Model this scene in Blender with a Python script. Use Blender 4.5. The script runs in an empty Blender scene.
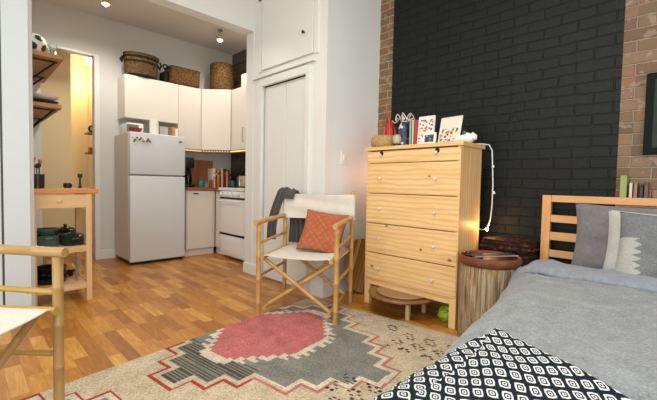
import bpy, bmesh, math, random
from mathutils import Vector, Matrix, noise
random.seed(7)
S = bpy.context.scene
C = S.collection
PI = math.pi

# ------------------------------------------------------------------ helpers
def lin(c):
    if isinstance(c, str):
        c = [int(c[i:i+2], 16)/255 for i in (0, 2, 4)]
    return tuple((x/12.92 if x <= .04045 else ((x+.055)/1.055)**2.4) for x in c[:3]) + (1,)

class MB:
    """collects shapes into one bmesh"""
    def __init__(s): s.bm = bmesh.new(); s.mi = 0
    def _tag(s, n0):
        s.bm.faces.ensure_lookup_table()
        for f in s.bm.faces[n0:]: f.material_index = s.mi
    def box(s, a, b, bev=0, M=None, seg=2):
        n0 = len(s.bm.faces)
        a, b = Vector(a), Vector(b)
        t = bmesh.new()
        bmesh.ops.create_cube(t, size=1)
        c = (a+b)/2; d = b-a
        for v in t.verts: v.co = Vector((v.co.x*d.x, v.co.y*d.y, v.co.z*d.z))+c
        if bev: bmesh.ops.bevel(t, geom=t.edges[:], offset=bev, segments=seg, affect='EDGES', profile=.5)
        s._merge(t, M); s._tag(n0); return s
    def _merge(s, t, M=None):
        if M is not None: bmesh.ops.transform(t, matrix=M, verts=t.verts)
        mp = {v: s.bm.verts.new(v.co) for v in t.verts}
        for f in t.faces:
            try: s.bm.faces.new([mp[v] for v in f.verts])
            except ValueError: pass
        t.free()
    def tube(s, pts, r, seg=10, cap=True, closed=False):
        n0 = len(s.bm.faces)
        pts = [Vector(p) for p in pts]; n = len(pts)
        rs = r if isinstance(r, (list, tuple)) else [r]*n
        rings = []; up = None
        for i, p in enumerate(pts):
            if closed: t = pts[(i+1) % n]-pts[i-1]
            else: t = pts[min(i+1, n-1)]-pts[max(i-1, 0)]
            t = t.normalized() if t.length > 1e-9 else Vector((0, 0, 1))
            if up is None:
                up = Vector((0, 0, 1)) if abs(t.z) < .9 else Vector((1, 0, 0))
            x = up.cross(t)
            if x.length < 1e-4: x = Vector((1, 0, 0)).cross(t)
            x.normalize(); y = t.cross(x).normalized(); up = y
            rings.append([s.bm.verts.new(p+(x*math.cos(a)+y*math.sin(a))*rs[i]) for a in [2*PI*k/seg for k in range(seg)]])
        for i in range(n if closed else n-1):
            A, B = rings[i], rings[(i+1) % n]
            for k in range(seg):
                try: s.bm.faces.new([A[k], A[(k+1) % seg], B[(k+1) % seg], B[k]])
                except ValueError: pass
        if cap and not closed:
            s.bm.faces.new(rings[0][::-1]); s.bm.faces.new(rings[-1])
        s._tag(n0); return s
    def lathe(s, prof, c=(0, 0, 0), seg=32, M=None, wob=None):
        n0 = len(s.bm.faces)
        t = bmesh.new(); rings = []
        for i, (r, z) in enumerate(prof):
            if r < 1e-5: rings.append([t.verts.new((0, 0, z))]*seg)
            else:
                rings.append([t.verts.new((r*(wob(a, z) if wob else 1)*math.cos(a), r*(wob(a, z) if wob else 1)*math.sin(a), z)) for a in [2*PI*k/seg for k in range(seg)]])
        for A, B in zip(rings, rings[1:]):
            for k in range(seg):
                q = [A[k], A[(k+1) % seg], B[(k+1) % seg], B[k]]
                u = []
                for v in q:
                    if v not in u: u.append(v)
                if len(u) > 2:
                    try: t.faces.new(u)
                    except ValueError: pass
        for v in t.verts: v.co += Vector(c)
        s._merge(t, M); s._tag(n0); return s
    def grid(s, fn, nu, nv, closed_u=False):
        n0 = len(s.bm.faces)
        V = [[s.bm.verts.new(fn(i/nu, j/nv)) for j in range(nv+1)] for i in range(nu if closed_u else nu+1)]
        for i in range(nu):
            for j in range(nv):
                A, B = V[i], V[(i+1) % len(V)]
                s.bm.faces.new([A[j], B[j], B[j+1], A[j+1]])
        s._tag(n0); return V
    def build(s, name, mats, parent=None, smooth=False, uv=None, loc=None):
        bmesh.ops.recalc_face_normals(s.bm, faces=s.bm.faces[:])
        me = bpy.data.meshes.new(name); s.bm.to_mesh(me); s.bm.free()
        for m in (mats if isinstance(mats, (list, tuple)) else [mats]): me.materials.append(m)
        if smooth:
            me.polygons.foreach_set('use_smooth', [True]*len(me.polygons))
            try: me.set_sharp_from_angle(angle=math.radians(smooth if smooth is not True else 40))
            except Exception: pass
        o = bpy.data.objects.new(name, me); C.objects.link(o)
        if parent: o.parent = parent
        if loc: o.location = loc
        return o

def thing(name, label, cat, loc=(0, 0, 0), rz=0, group=None):
    o = bpy.data.objects.new(name, None); C.objects.link(o)
    o.location = loc; o.rotation_euler = (0, 0, rz); o.empty_display_size = .1
    return tag(o, label, cat, group)
def tag(o, label, cat, group=None):
    o['label'] = label; o['category'] = cat
    if group: o['group'] = group
    return o
def struct(o): o['kind'] = 'structure'; return o
def copy_tree(o, parent=None):
    c = o.copy(); C.objects.link(c); c.parent = parent
    for ch in [x for x in bpy.data.objects if x.parent == o]: copy_tree(ch, c)
    return c

# ------------------------------------------------------------------ node helpers
class NT:
    def __init__(s, name):
        s.m = bpy.data.materials.new(name); s.m.use_nodes = True
        s.n = s.m.node_tree.nodes; s.l = s.m.node_tree.links
        s.b = s.n['Principled BSDF']
    def node(s, t, **kw):
        n = s.n.new(t)
        for k, v in kw.items():
            if hasattr(n, k) and not isinstance(v, bpy.types.NodeSocket) and k not in ('Scale',):
                setattr(n, k, v)
        return n
    def put(s, sock, v):
        if isinstance(v, bpy.types.NodeSocket): s.l.new(v, sock)
        else: sock.default_value = v
    def math(s, op, a, b=0, c=None):
        n = s.n.new('ShaderNodeMath'); n.operation = op
        s.put(n.inputs[0], a); s.put(n.inputs[1], b)
        if c is not None: s.put(n.inputs[2], c)
        return n.outputs[0]
    def coord(s, kind='Object', scale=(1, 1, 1), rot=(0, 0, 0), loc=(0, 0, 0)):
        t = s.n.new('ShaderNodeTexCoord'); mp = s.n.new('ShaderNodeMapping')
        mp.inputs['Scale'].default_value = scale; mp.inputs['Rotation'].default_value = rot; mp.inputs['Location'].default_value = loc
        s.l.new(t.outputs[kind], mp.inputs[0]); return mp.outputs[0]
    def noise(s, vec, scale=5, detail=4, rough=.55, dist=0):
        n = s.n.new('ShaderNodeTexNoise'); s.l.new(vec, n.inputs['Vector'])
        n.inputs['Scale'].default_value = scale; n.inputs['Detail'].default_value = detail
        n.inputs['Roughness'].default_value = rough; n.inputs['Distortion'].default_value = dist
        return n.outputs['Fac']
    def ramp(s, fac, stops, interp='LINEAR'):
        n = s.n.new('ShaderNodeValToRGB'); cr = n.color_ramp; cr.interpolation = interp
        while len(cr.elements) < len(stops): cr.elements.new(.5)
        for e, (p, c) in zip(cr.elements, stops): e.position = p; e.color = lin(c)
        s.put(n.inputs[0], fac); return n.outputs[0]
    def mix(s, f, a, b, blend='MIX'):
        n = s.n.new('ShaderNodeMix'); n.data_type = 'RGBA'; n.blend_type = blend
        s.put(n.inputs[0], f); s.put(n.inputs[6], a); s.put(n.inputs[7], b); return n.outputs[2]
    def sep(s, v):
        n = s.n.new('ShaderNodeSeparateXYZ'); s.l.new(v, n.inputs[0]); return n.outputs
    def comb(s, x, y, z=0):
        n = s.n.new('ShaderNodeCombineXYZ'); s.put(n.inputs[0], x); s.put(n.inputs[1], y); s.put(n.inputs[2], z); return n.outputs[0]
    def white(s, v):
        n = s.n.new('ShaderNodeTexWhiteNoise'); n.noise_dimensions = '3D'; s.l.new(v, n.inputs['Vector']); return n.outputs['Value']
    def bump(s, h, strength=.3, dist=.01):
        n = s.n.new('ShaderNodeBump'); n.inputs['Strength'].default_value = strength; n.inputs['Distance'].default_value = dist
        s.l.new(h, n.inputs['Height']); s.l.new(n.outputs[0], s.b.inputs['Normal'])
    def done(s, color=None, rough=None, metal=None, spec=None):
        for k, v in (('Base Color', color), ('Roughness', rough), ('Metallic', metal), ('Specular IOR Level', spec)):
            if v is not None: s.put(s.b.inputs[k], v)
        return s.m

_mc = {}
def plain(name, c, rough=.5, metal=0, var=.06, vs=6, bump=0, bs=60, spec=.5, coat=0):
    if name in _mc: return _mc[name]
    t = NT(name); v = t.coord()
    n = t.noise(v, vs, 3)
    L = lin(c); d = tuple(max(0, x*(1-var)) for x in L[:3])+(1,); h = tuple(min(1, x*(1+var)) for x in L[:3])+(1,)
    col = t.mix(n, d, h)
    if bump: t.bump(t.noise(v, bs, 3), bump, .004)
    if coat: t.b.inputs['Coat Weight'].default_value = coat
    _mc[name] = t.done(col, rough, metal, spec); return t.m
def glass(name, c='FFFFFF', rough=.02):
    t = NT(name); t.b.inputs['Transmission Weight'].default_value = 1
    return t.done(lin(c), rough)
def emit(name, c, k):
    t = NT(name); t.b.inputs['Emission Color'].default_value = lin(c); t.b.inputs['Emission Strength'].default_value = k
    return t.done(lin(c), .5)
def wood(name, stops, axis='Y', scale=9, stretch=14, rough=.5, knots=0, rings=0, bump=.08, warp=1.2):
    t = NT(name)
    sc = [stretch/3.0]*3; sc['XYZ'.index(axis)] = .35
    v = t.coord(scale=sc)
    n = t.noise(v, scale*.35, 5, .6, warp)
    f = t.noise(v, scale*3, 3, .6)
    fac = t.math('MULTIPLY_ADD', f, .3, t.math('MULTIPLY', n, .75))
    col = t.ramp(fac, stops)
    if rings:
        w = t.n.new('ShaderNodeTexWave'); w.wave_type = 'BANDS'
        w.bands_direction = 'Z' if axis != 'Z' else 'X'
        sc2 = [1, 1, 1]; sc2['XYZ'.index(axis)] = .22
        t.l.new(t.coord(scale=sc2), w.inputs['Vector'])
        w.inputs['Scale'].default_value = rings; w.inputs['Distortion'].default_value = 5; w.inputs['Detail'].default_value = 2
        w.inputs['Detail Scale'].default_value = 1.3
        col = t.mix(t.math('MULTIPLY', t.math('POWER', w.outputs['Fac'], 3.0), .6), col, lin(stops[0][1]))
    if knots:
        vo = t.n.new('ShaderNodeTexVoronoi'); vo.inputs['Scale'].default_value = knots
        s3 = [1, 1, 1]; s3['XYZ'.index(axis)] = .7
        t.l.new(t.coord(scale=s3, loc=(.13, .4, .2)), vo.inputs['Vector'])
        k = t.math('LESS_THAN', vo.outputs['Distance'], .085)
        col = t.mix(t.math('MULTIPLY', k, .8), col, lin('6A3A1C'))
    t.bump(fac, bump, .003)
    return t.done(col, rough)

# ------------------------------------------------------------------ materials
white_wall = plain('white_wall_paint', 'DEE0DD', .6, var=.02, vs=2, bump=.03, bs=40)
cool_wall = plain('cool_white_paint', 'DCE2E2', .5, var=.02, vs=2, bump=.03, bs=40)
closet_paint = plain('closet_gloss_paint', 'DEDFDB', .35, var=.02, vs=2, bump=.03, bs=30)
kitchen_paint = plain('kitchen_wall_paint', 'D2D2CE', .6, var=.02, vs=2)
ceil_paint = plain('ceiling_paint', 'D4D1CC', .7, var=.02, vs=2)
hall_paint = plain('hall_paint', 'E6D2A8', .6, var=.02, vs=2)
trim_white = plain('trim_white', 'E2E2E0', .35, var=.02)
cab_white = plain('cabinet_cream_laminate', 'D9D2C8', .4, var=.02, vs=3)
fridge_white = plain('fridge_enamel', 'D0D3D6', .32, var=.02, bump=.05, bs=300)
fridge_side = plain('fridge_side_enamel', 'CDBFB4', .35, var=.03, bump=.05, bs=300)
stove_white = plain('stove_enamel', 'E4E2DE', .25, var=.01)
black_plastic = plain('black_plastic', '101010', .35, var=.1)
black_iron = plain('black_iron', '1C1A19', .45, .6)
dark_gap = plain('dark_gap_shade', '0E0D0C', .7)  # near-black colour stands in for the shade inside gaps and slots
steel = plain('brushed_steel', 'A9A9A8', .3, 1)
dark_steel = plain('dark_steel', '3D3C3A', .35, .9)
pine_stops = [(.2, 'CB9C62'), (.48, 'E2BC82'), (.78, 'EDCE98')]
pine_y = wood('pine_wood_across', pine_stops, 'Y', 8, 12, .42, knots=7.5, rings=9)
pine_z = wood('pine_wood_upright', pine_stops, 'Z', 8, 12, .42, rings=9)
pine_x = wood('pine_wood_deep', pine_stops, 'X', 8, 12, .42, rings=9)
bed_stops = [(.2, 'B98048'), (.5, 'D6A066'), (.8, 'E5B980')]
bed_y = wood('bed_pine_rail', bed_stops, 'Y', 8, 12, .45)
bed_z = wood('bed_pine_post', bed_stops, 'Z', 8, 12, .45)
cart_stops = [(.2, 'B08A5E'), (.5, 'CDA878'), (.8, 'DDBD92')]
cart_x = wood('birch_rail', cart_stops, 'X', 8, 12, .5)
cart_z = wood('birch_leg', cart_stops, 'Z', 8, 12, .5)
cart_top = wood('oiled_wood_top', [(.2, '9A5A24'), (.5, 'C27C38'), (.8, 'D9984E')], 'X', 8, 12, .35)
shelf_wood = wood('shelf_board_wood', [(.2, '7A5430'), (.5, 'A87C4C'), (.8, 'C09664')], 'Y', 8, 12, .55)
counter_wood = wood('butcher_block', [(.2, '6E3517'), (.5, '95502A'), (.8, 'AD6636')], 'X', 10, 14, .35)
bamboo = wood('bamboo_cane', [(.2, '8E6530'), (.5, 'BC9254'), (.8, 'D4B074')], 'Z', 5, 6, .35)
bamboo_old = wood('weathered_bamboo_cane', [(.2, '7A5E34'), (.5, 'A58552'), (.8, 'C0A472')], 'Z', 5, 6, .35)
bamboo_yellow = wood('yellow_bamboo_cane', [(.2, '8E7430'), (.5, 'B09042'), (.8, 'C4A65C')], 'Z', 5, 6, .35)
stump_side = None
canvas = None

def m_floor():
    t = NT('oak_strip_parquet'); v = t.coord()
    x, y, z = t.sep(v)
    W, L = .070, .36
    rx = t.math('DIVIDE', x, W); row = t.math('FLOOR', rx)
    off = t.white(t.comb(row, 3.7))
    ry = t.math('ADD', t.math('DIVIDE', y, L), t.math('MULTIPLY', off, 7.0)); col = t.math('FLOOR', ry)
    rnd = t.white(t.comb(row, col, 1.0)); rnd2 = t.white(t.comb(col, row, 5.0))
    gv = t.comb(t.math('MULTIPLY_ADD', rnd, 13.0, t.math('MULTIPLY', x, 9.0)), t.math('MULTIPLY_ADD', rnd2, 9.0, t.math('MULTIPLY', y, 1.4)), 0)
    n = t.noise(gv, 2.3, 5, .62, 2.2)
    fine = t.noise(t.comb(t.math('MULTIPLY', x, 160), t.math('MULTIPLY', y, 6), 0), 1, 3, .6)
    base = t.ramp(rnd, [(0, 'AC7020'), (.3, 'C4872F'), (.65, 'D69A3E'), (1, 'E8B458')])
    g = t.ramp(n, [(.3, '9A7440'), (.5, 'D2B088'), (.7, 'FFFFFF')])
    c = t.mix(.55, base, g, 'MULTIPLY')
    c = t.mix(t.math('MULTIPLY', fine, .25), c, lin('7A4A1C'))
    fx = t.math('FRACT', rx); fy = t.math('FRACT', ry)
    gx = t.math('MAXIMUM', t.math('LESS_THAN', fx, .016), t.math('LESS_THAN', fy, .005))
    c = t.mix(t.math('MULTIPLY', gx, .75), c, lin('3A2412'))
    t.bump(t.math('SUBTRACT', 1.0, gx), .25, .002)
    t.b.inputs['Coat Weight'].default_value = .15; t.b.inputs['Coat Roughness'].default_value = .25
    return t.done(c, t.math('MULTIPLY_ADD', n, .12, .34))
floor_mat = m_floor()

def m_brick(name, paint):
    """brick courses along local Y, height Z"""
    t = NT(name); v = t.coord()
    x, y, z = t.sep(v)
    wob = t.math('MULTIPLY', t.math('SUBTRACT', t.noise(v, 3.2, 3), .5), .02)
    wob2 = t.math('MULTIPLY', t.math('SUBTRACT', t.noise(v, 30, 2), .5), .012)
    wob = t.math('MULTIPLY', wob, 1.5)
    zz = t.math('ADD', t.math('ADD', z, wob), wob2); yy = t.math('ADD', y, t.math('ADD', wob2, wob))
    b = t.n.new('ShaderNodeTexBrick')
    t.l.new(t.comb(yy, zz, 0), b.inputs['Vector'])
    b.inputs['Scale'].default_value = 1; b.inputs['Brick Width'].default_value = .205; b.inputs['Row Height'].default_value = .070
    b.inputs['Mortar Size'].default_value = .0055 if paint != 'bare' else .007; b.inputs['Mortar Smooth'].default_value = .5
    b.inputs['Bias'].default_value = 0
    mort = b.outputs['Fac']
    row = t.math('FLOOR', t.math('DIVIDE', zz, .070))
    cell = t.white(t.comb(row, t.math('FLOOR', t.math('DIVIDE', yy, .1025)), 2))
    rough_n = t.noise(v, 40, 5, .65); big = t.noise(v, 2.0, 3)
    if paint == 'black':
        c = t.ramp(rough_n, [(.3, '070A08'), (.55, '0E1411'), (.8, '1A211D')])
        # scuffed white and chalky scratches
        sc = t.noise(t.coord(scale=(1, 1, 1)), 22, 6, .75, 1.5)
        patch = t.noise(v, 2.6, 2)
        sp = t.math('MULTIPLY', t.math('GREATER_THAN', sc, .66), t.math('GREATER_THAN', patch, .52))
        c = t.mix(t.math('MULTIPLY', sp, .35), c, lin('7F8580'))
        lim = t.math('MULTIPLY', t.math('GREATER_THAN', mort, .5), t.math('GREATER_THAN', t.noise(v, 9, 4), .62))
        c = t.mix(t.math('MULTIPLY', lim, .5), c, lin('050606'))
        ro = t.math('MULTIPLY_ADD', rough_n, .3, .42); t.b.inputs['Specular IOR Level'].default_value = .3
    else:
        stops = [(0, '6F5642'), (.35, '836853'), (.7, '8D745D'), (1, '94694C')] if paint == 'bare' else [(0, '6B5F55'), (.5, '7D7065'), (1, '8A7C70')]
        if paint == 'left': stops = [(0, '6B563C'), (.3, '7F6142'), (.6, '877354'), (.88, '8E5A36'), (1, '965A34')]
        if paint == 'dark': stops = [(0, '4A4238'), (.5, '5F564A'), (1, '6C6255')]
        c = t.ramp(cell, stops)
        c = t.mix(t.math('MULTIPLY', rough_n, .5), c, lin('5F5144'))
        c = t.mix(mort, c, lin({'bare': '8F8270', 'left': 'AFA48E', 'dark': '7D7466'}[paint]))
        c = t.mix(t.math('MULTIPLY', t.math('GREATER_THAN', t.noise(v, 14, 5), .6), .35), c, lin('B0A28E' if paint != 'dark' else '6C6255'))
        ro = .85
    h = t.math('ADD', t.math('MULTIPLY', t.math('SUBTRACT', 1.0, mort), 1.0), t.math('ADD', t.math('MULTIPLY', rough_n, .35), t.math('MULTIPLY', cell, .25)))
    t.bump(h, .9, .012)
    return t.done(c, ro)
brick_black = m_brick('black_painted_brick', 'black')
brick_bare = m_brick('bare_old_brick', 'bare')
brick_left = m_brick('bare_red_brick', 'left')
brick_dark = m_brick('kitchen_side_brick', 'dark')

def m_fabric(name, c1, c2, sc=220, rough=.9, bump=.35, mottled=0, c3=None):
    t = NT(name); v = t.coord()
    n = t.noise(v, sc, 3, .7); b = t.noise(v, 14, 4, .6)
    f = t.math('MULTIPLY_ADD', n, .7, t.math('MULTIPLY', b, .35))
    c = t.ramp(f, [(.32, c1), (.68, c2)])
    if mottled:
        c = t.mix(t.math('MULTIPLY', t.math('GREATER_THAN', t.noise(v, mottled, 3, .7), .56), .4), c, lin(c3 or c2))
    t.bump(f, bump, .004)
    t.b.inputs['Sheen Weight'].default_value = .2
    return t.done(c, rough, spec=.2)
wool = m_fabric('heather_grey_wool', '595F63', '9CA3A6', 130, mottled=75, c3='6E757A')
duvet_grey = m_fabric('blue_grey_cotton', '787E88', '9097A2', 40, bump=.2)
sheet_grey = m_fabric('grey_cotton_sheet', '65676E', '7C7E86', 60, bump=.2)
pillow_grey = m_fabric('charcoal_grey_cotton', '6C6A6C', '7F7D80', 60, bump=.2)
linen_light = m_fabric('light_grey_linen', 'A9AAA6', 'C5C6C2', 150, bump=.3)
canvas = m_fabric('cream_canvas', 'C9C3B7', 'DDD7CB', 250, bump=.15)
scarf = m_fabric('charcoal_knit', '3A3735', '57524E', 160, bump=.6)
tan_fabric = m_fabric('tan_linen', '86765F', 'A29179', 150)

def m_vcol(name, sc=170, amt=.35, rough=.95, bump=.5):
    t = NT(name); a = t.n.new('ShaderNodeVertexColor'); a.layer_name = 'Col'
    v = t.coord(); n = t.noise(v, sc, 3, .7); n2 = t.noise(v, 9, 4)
    f = t.ramp(t.math('MULTIPLY_ADD', n2, .3, t.math('MULTIPLY', n, .7)), [(.34, '6E6E6E'), (.62, 'FFFFFF')])
    t.bump(n, bump, .004)
    return t.done(t.mix(amt*2, a.outputs[0], f, 'MULTIPLY'), rough, spec=.15)
rug_mat = m_vcol('flat_woven_wool', 110, .36)

def set_vcol(o, fn):
    me = o.data; ca = me.color_attributes.new(name='Col', type='FLOAT_COLOR', domain='CORNER')
    buf = []
    for p in me.polygons:
        c = fn(p.center, p); buf += list(c)*len(p.vertices)
    ca.data.foreach_set('color', buf)

def m_basket(name, c1, c2, c3, sc=70):
    t = NT(name); v = t.coord()
    w1 = t.n.new('ShaderNodeTexWave'); w1.wave_type = 'BANDS'; w1.bands_direction = 'Z'
    t.l.new(v, w1.inputs['Vector']); w1.inputs['Scale'].default_value = sc*.35; w1.inputs['Distortion'].default_value = 3; w1.inputs['Detail Scale'].default_value = 4
    n = t.noise(v, sc, 4, .7)
    vb = t.n.new('ShaderNodeTexVoronoi'); vb.inputs['Scale'].default_value = sc*1.1; t.l.new(v, vb.inputs['Vector'])
    f = t.math('ADD', t.math('MULTIPLY', w1.outputs['Fac'], .2), t.math('ADD', t.math('MULTIPLY', n, .4), t.math('MULTIPLY', t.math('SUBTRACT', 1.0, vb.outputs['Distance']), .35)))
    c = t.ramp(f, [(.36, c1), (.55, c2), (.74, c3)])
    t.bump(f, .9, .01); return t.done(c, .8, spec=.2)
seagrass = m_basket('seagrass_weave', '2E2010', '6A5030', 'A08660')
seagrass_dark = m_basket('dark_black_weave', '14120F', '26221C', '3A342B')
seagrass_brown = m_basket('brown_water_hyacinth', '2E1E0C', '6E4E28', 'A88250')
wicker_dark = m_basket('dark_brown_wicker', '170C07', '3A2114', '6A442B', 34)
straw = m_basket('pale_straw_weave', '9C7A48', 'C9A672', 'DFC394', 120)

# ------------------------------------------------------------------ the setting
def wall(name, a, b, m, bev=0): return struct(MB().box(a, b, bev).build(name, m))
wall('floor', (-1.7, -2.0, -.1), (3.2, 7.4, 0), floor_mat)
ce = MB(); ce.box((-1.7, -2.0, 3.05), (3.1, 3.53, 3.15)); ce.mi = 1
ce.box((.2, 3.53, 2.94), (3.1, 5.27, 3.15)); ce.box((.2, 5.27, 2.8), (2.2, 7.4, 3.15)); struct(ce.build('ceiling', [white_wall, ceil_paint]))
# brick wall: three stretches with the black painted field between bare brick
wall('wall_brick_black', (2.92, .371, 0), (3.1, 2.105, 3.05), brick_black)
wall('wall_brick_right', (2.918, -2.0, 0), (3.1, .371, 3.05), brick_bare)
wall('wall_brick_left', (2.918, 2.105, 0), (3.1, 2.34, 3.05), brick_left)
wall('wall_kitchen_right', (3.0, 3.4, 0), (3.1, 5.27, 3.05), brick_dark)
# closet block
cl = MB()
cl.box((2.18, 2.26, 0), (2.26, 2.47, 3.05)); cl.box((2.18, 3.19, 0), (2.26, 3.50, 3.05)); cl.box((2.18, 2.47, 1.99), (2.26, 3.19, 3.05))
cl.box((2.26, 3.42, 0), (2.978, 3.50, 3.05)); struct(cl.build('wall_closet', closet_paint))
wall('wall_closet_side', (2.282, 2.26, 0), (2.98, 2.34, 3.05), cool_wall)
# header over the kitchen opening, left partition with casing
wall('wall_header', (.348, 3.36, 2.56), (2.202, 3.50, 3.05), white_wall)
wall('wall_partition', (-1.7, 3.36, 0), (.33, 3.44, 3.05), cool_wall)
wall('trim_1', (.205, 3.34, 0), (.348, 3.442, 2.56), plain('white_paint_daylight_tint', 'CBD6DB', .5, var=.02), .003)  # white casing, the blue of cool daylight is put into its colour
wall('trim_10', (.194, 3.345, 0), (.204, 3.36, 3.05), plain('dark_seam', '3C4644', .6))
# kitchen
wall('wall_kitchen_left', (.28, 3.44, 0), (.38, 5.17, 3.05), kitchen_paint)
kf = MB(); kf.box((1.167, 5.17, 0), (3.0, 5.27, 3.05)); kf.box((.28, 5.17, 0), (.64, 5.27, 3.05)); kf.box((.64, 5.17, 2.47), (1.167, 5.27, 3.05))
struct(kf.build('wall_kitchen_back', kitchen_paint))
tr = MB(); tr.box((1.150, 5.155, 0), (1.205, 5.275, 2.475), .003); tr.box((.64, 5.155, 2.45), (1.15, 5.275, 2.475), .003)
struct(tr.build('trim_2', trim_white))
wall('baseboard_kitchen', (1.205, 5.155, 0), (1.37, 5.17, .11), trim_white, .002)
# hallway beyond the doorway
wall('wall_hall_corner', (.30, 5.80, 0), (1.03, 5.9, 2.8), hall_paint)
wall('wall_hall_left', (.28, 5.27, 0), (.38, 5.8, 2.8), hall_paint)
wall('wall_hall_back', (.3, 6.7, 0), (2.2, 6.8, 2.8), hall_paint)
wall('wall_hall_right', (1.40, 5.27, 0), (1.5, 6.7, 2.8), hall_paint)
# walls behind the camera, with windows
bk = MB(); bk.box((-1.8, -2.1, 0), (-1.7, 3.50, .5)); bk.box((-1.8, -2.1, 2.6), (-1.7, 3.50, 3.05))
bk.box((-1.8, -2.1, .5), (-1.7, -.9, 2.6)); bk.box((-1.8, 1.9, .5), (-1.7, 3.5, 2.6)); struct(bk.build('wall_back', white_wall))
rt = MB(); rt.box((-1.8, -2.1, 0), (3.1, -2.0, .5)); rt.box((-1.8, -2.1, 2.7), (3.1, -2.0, 3.05)); rt.box((-1.8, -2.1, .5), (-1.0, -2.0, 2.7)); rt.box((2.0, -2.1, .5), (3.1, -2.0, 2.7))
struct(rt.build('wall_right', white_wall))
def window(n, a, b, axis):
    w = MB(); a = Vector(a); b = Vector(b); f = .05
    if axis == 'x':   # plane x const, spans y,z
        w.box((a.x, a.y, a.z), (b.x, a.y+f, b.z)); w.box((a.x, b.y-f, a.z), b); w.box((a.x, a.y, a.z), (b.x, b.y, a.z+f)); w.box((a.x, a.y, b.z-f), b)
        my = (a.y+b.y)/2; w.box((a.x, my-.025, a.z), (b.x, my+.025, b.z)); mz = (a.z+b.z)/2; w.box((a.x, a.y, mz-.02), (b.x, b.y, mz+.02))
    else:
        w.box(a, (a.x+f, b.y, b.z)); w.box((b.x-f, a.y, a.z), b); w.box(a, (b.x, b.y, a.z+f)); w.box((a.x, a.y, b.z-f), b)
        mx = (a.x+b.x)/2; w.box((mx-.025, a.y, a.z), (mx+.025, b.y, b.z)); mz = (a.z+b.z)/2; w.box((a.x, a.y, mz-.02), (b.x, b.y, mz+.02))
    struct(w.build('window_%d' % n, trim_white))
window(1, (-1.78, -.9, .5), (-1.72, 1.9, 2.6), 'x')
window(2, (-1.0, -2.08, .5), (2.0, -2.02, 2.7), 'y')
# baseboards
wall('baseboard_closet', (2.162, 3.19, 0), (2.18, 3.50, .11), trim_white, .002)
wall('baseboard_closet_right', (2.162, 2.242, 0), (2.18, 2.39, .11), trim_white, .002)
wall('baseboard_side', (2.202, 2.242, 0), (2.90, 2.26, .11), trim_white, .002)
wall('baseboard_brick', (2.895, -2.0, 0), (2.918, 2.26, .12), trim_white, .002)
# closet doorway: casing, ledge, bifold door, upper hatch
c = MB()
c.box((2.150, 3.17, 0), (2.182, 3.235, 1.955), .004); c.box((2.150, 2.44, 0), (2.182, 2.50, 1.955), .004)
c.box((2.150, 2.44, 1.955), (2.182, 3.235, 2.03), .004); struct(c.build('trim_3', closet_paint))
wall('trim_4', (2.145, 2.39, 2.045), (2.182, 3.345, 2.064), closet_paint, .004)
d = thing('door_1', '', ''); del d['label'], d['category']; struct(d)
MB().box((2.195, 2.83, .01), (2.22, 3.168, 1.95), .004).build('door_panel', closet_paint, d)
MB().box((2.195, 2.503, .01), (2.22, 2.822, 1.95), .004).build('door_panel', closet_paint, d)
MB().box((2.20, 2.49, 1.953), (2.25, 3.175, 1.985)).build('door_track', dark_gap, d)
d2 = thing('door_2', '', ''); del d2['label'], d2['category']; struct(d2)
MB().box((2.158, 2.42, 2.12), (2.178, 3.19, 2.815), .004).build('hatch_panel', closet_paint, d2)
MB().lathe([(0, 0), (.006, 0), (.006, .012), (.013, .018), (.014, .026), (0, .03)], seg=14, M=Matrix.Translation((2.158, 2.53, 2.32)) @ Matrix.Rotation(-PI/2, 4, 'Y')).build('hatch_knob', dark_steel, d2, True)
for z in (2.22, 2.72):
    MB().tube([(2.155, 3.197, z-.035), (2.155, 3.197, z+.035)], .006, 8).build('hatch_hinge', closet_paint, d2, True)
wall('trim_5', (2.165, 2.36, 2.11), (2.182, 2.415, 3.05), closet_paint, .003)
wall('trim_6', (2.165, 3.205, 2.11), (2.182, 3.26, 3.05), closet_paint, .003)
wall('trim_7', (2.165, 2.36, 2.82), (2.182, 3.26, 2.87), closet_paint, .003)
wall('trim_8', (2.172, 3.35, 0), (2.19, 3.362, 2.56), trim_white, .002)
# switch plate
sw = thing('light_switch', 'white light switch plate on the wall beside the dresser', 'light switch', (2.43, 2.26, 1.22))
MB().box((-.035, -.008, -.06), (.035, 0, .06), .003).build('plate', trim_white, sw)
MB().box((-.012, -.014, -.022), (.012, -.008, .022), .002).build('toggle', plain('switch_ivory', 'E9E6DE', .3), sw)

# ------------------------------------------------------------------ kitchen cabinets
def plate_handle(mb, x, y, z): mb.box((x-.003, y-.004, z-.05), (x+.003, y+.004, z+.05), .002)
t = thing('wall_cabinet', 'short cream wall cabinet above the refrigerator', 'cabinet', (1.72, 5.0, 1.735))
MB().box((-.32, -.11, 0), (.318, .168, .51), .002).build('body', cab_white, t)
MB().box((-.32, -.13, 0), (.318, -.112, .51), .003).build('door', cab_white, t)
t = thing('wall_cabinet', 'tall cream wall cabinet right of the one above the refrigerator', 'cabinet', (2.2, 5.0, 1.42))
MB().box((-.158, -.11, 0), (.158, .168, .825), .002).build('body', cab_white, t)
MB().box((-.158, -.13, 0), (.158, -.112, .825), .003).build('door', cab_white, t)
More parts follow.
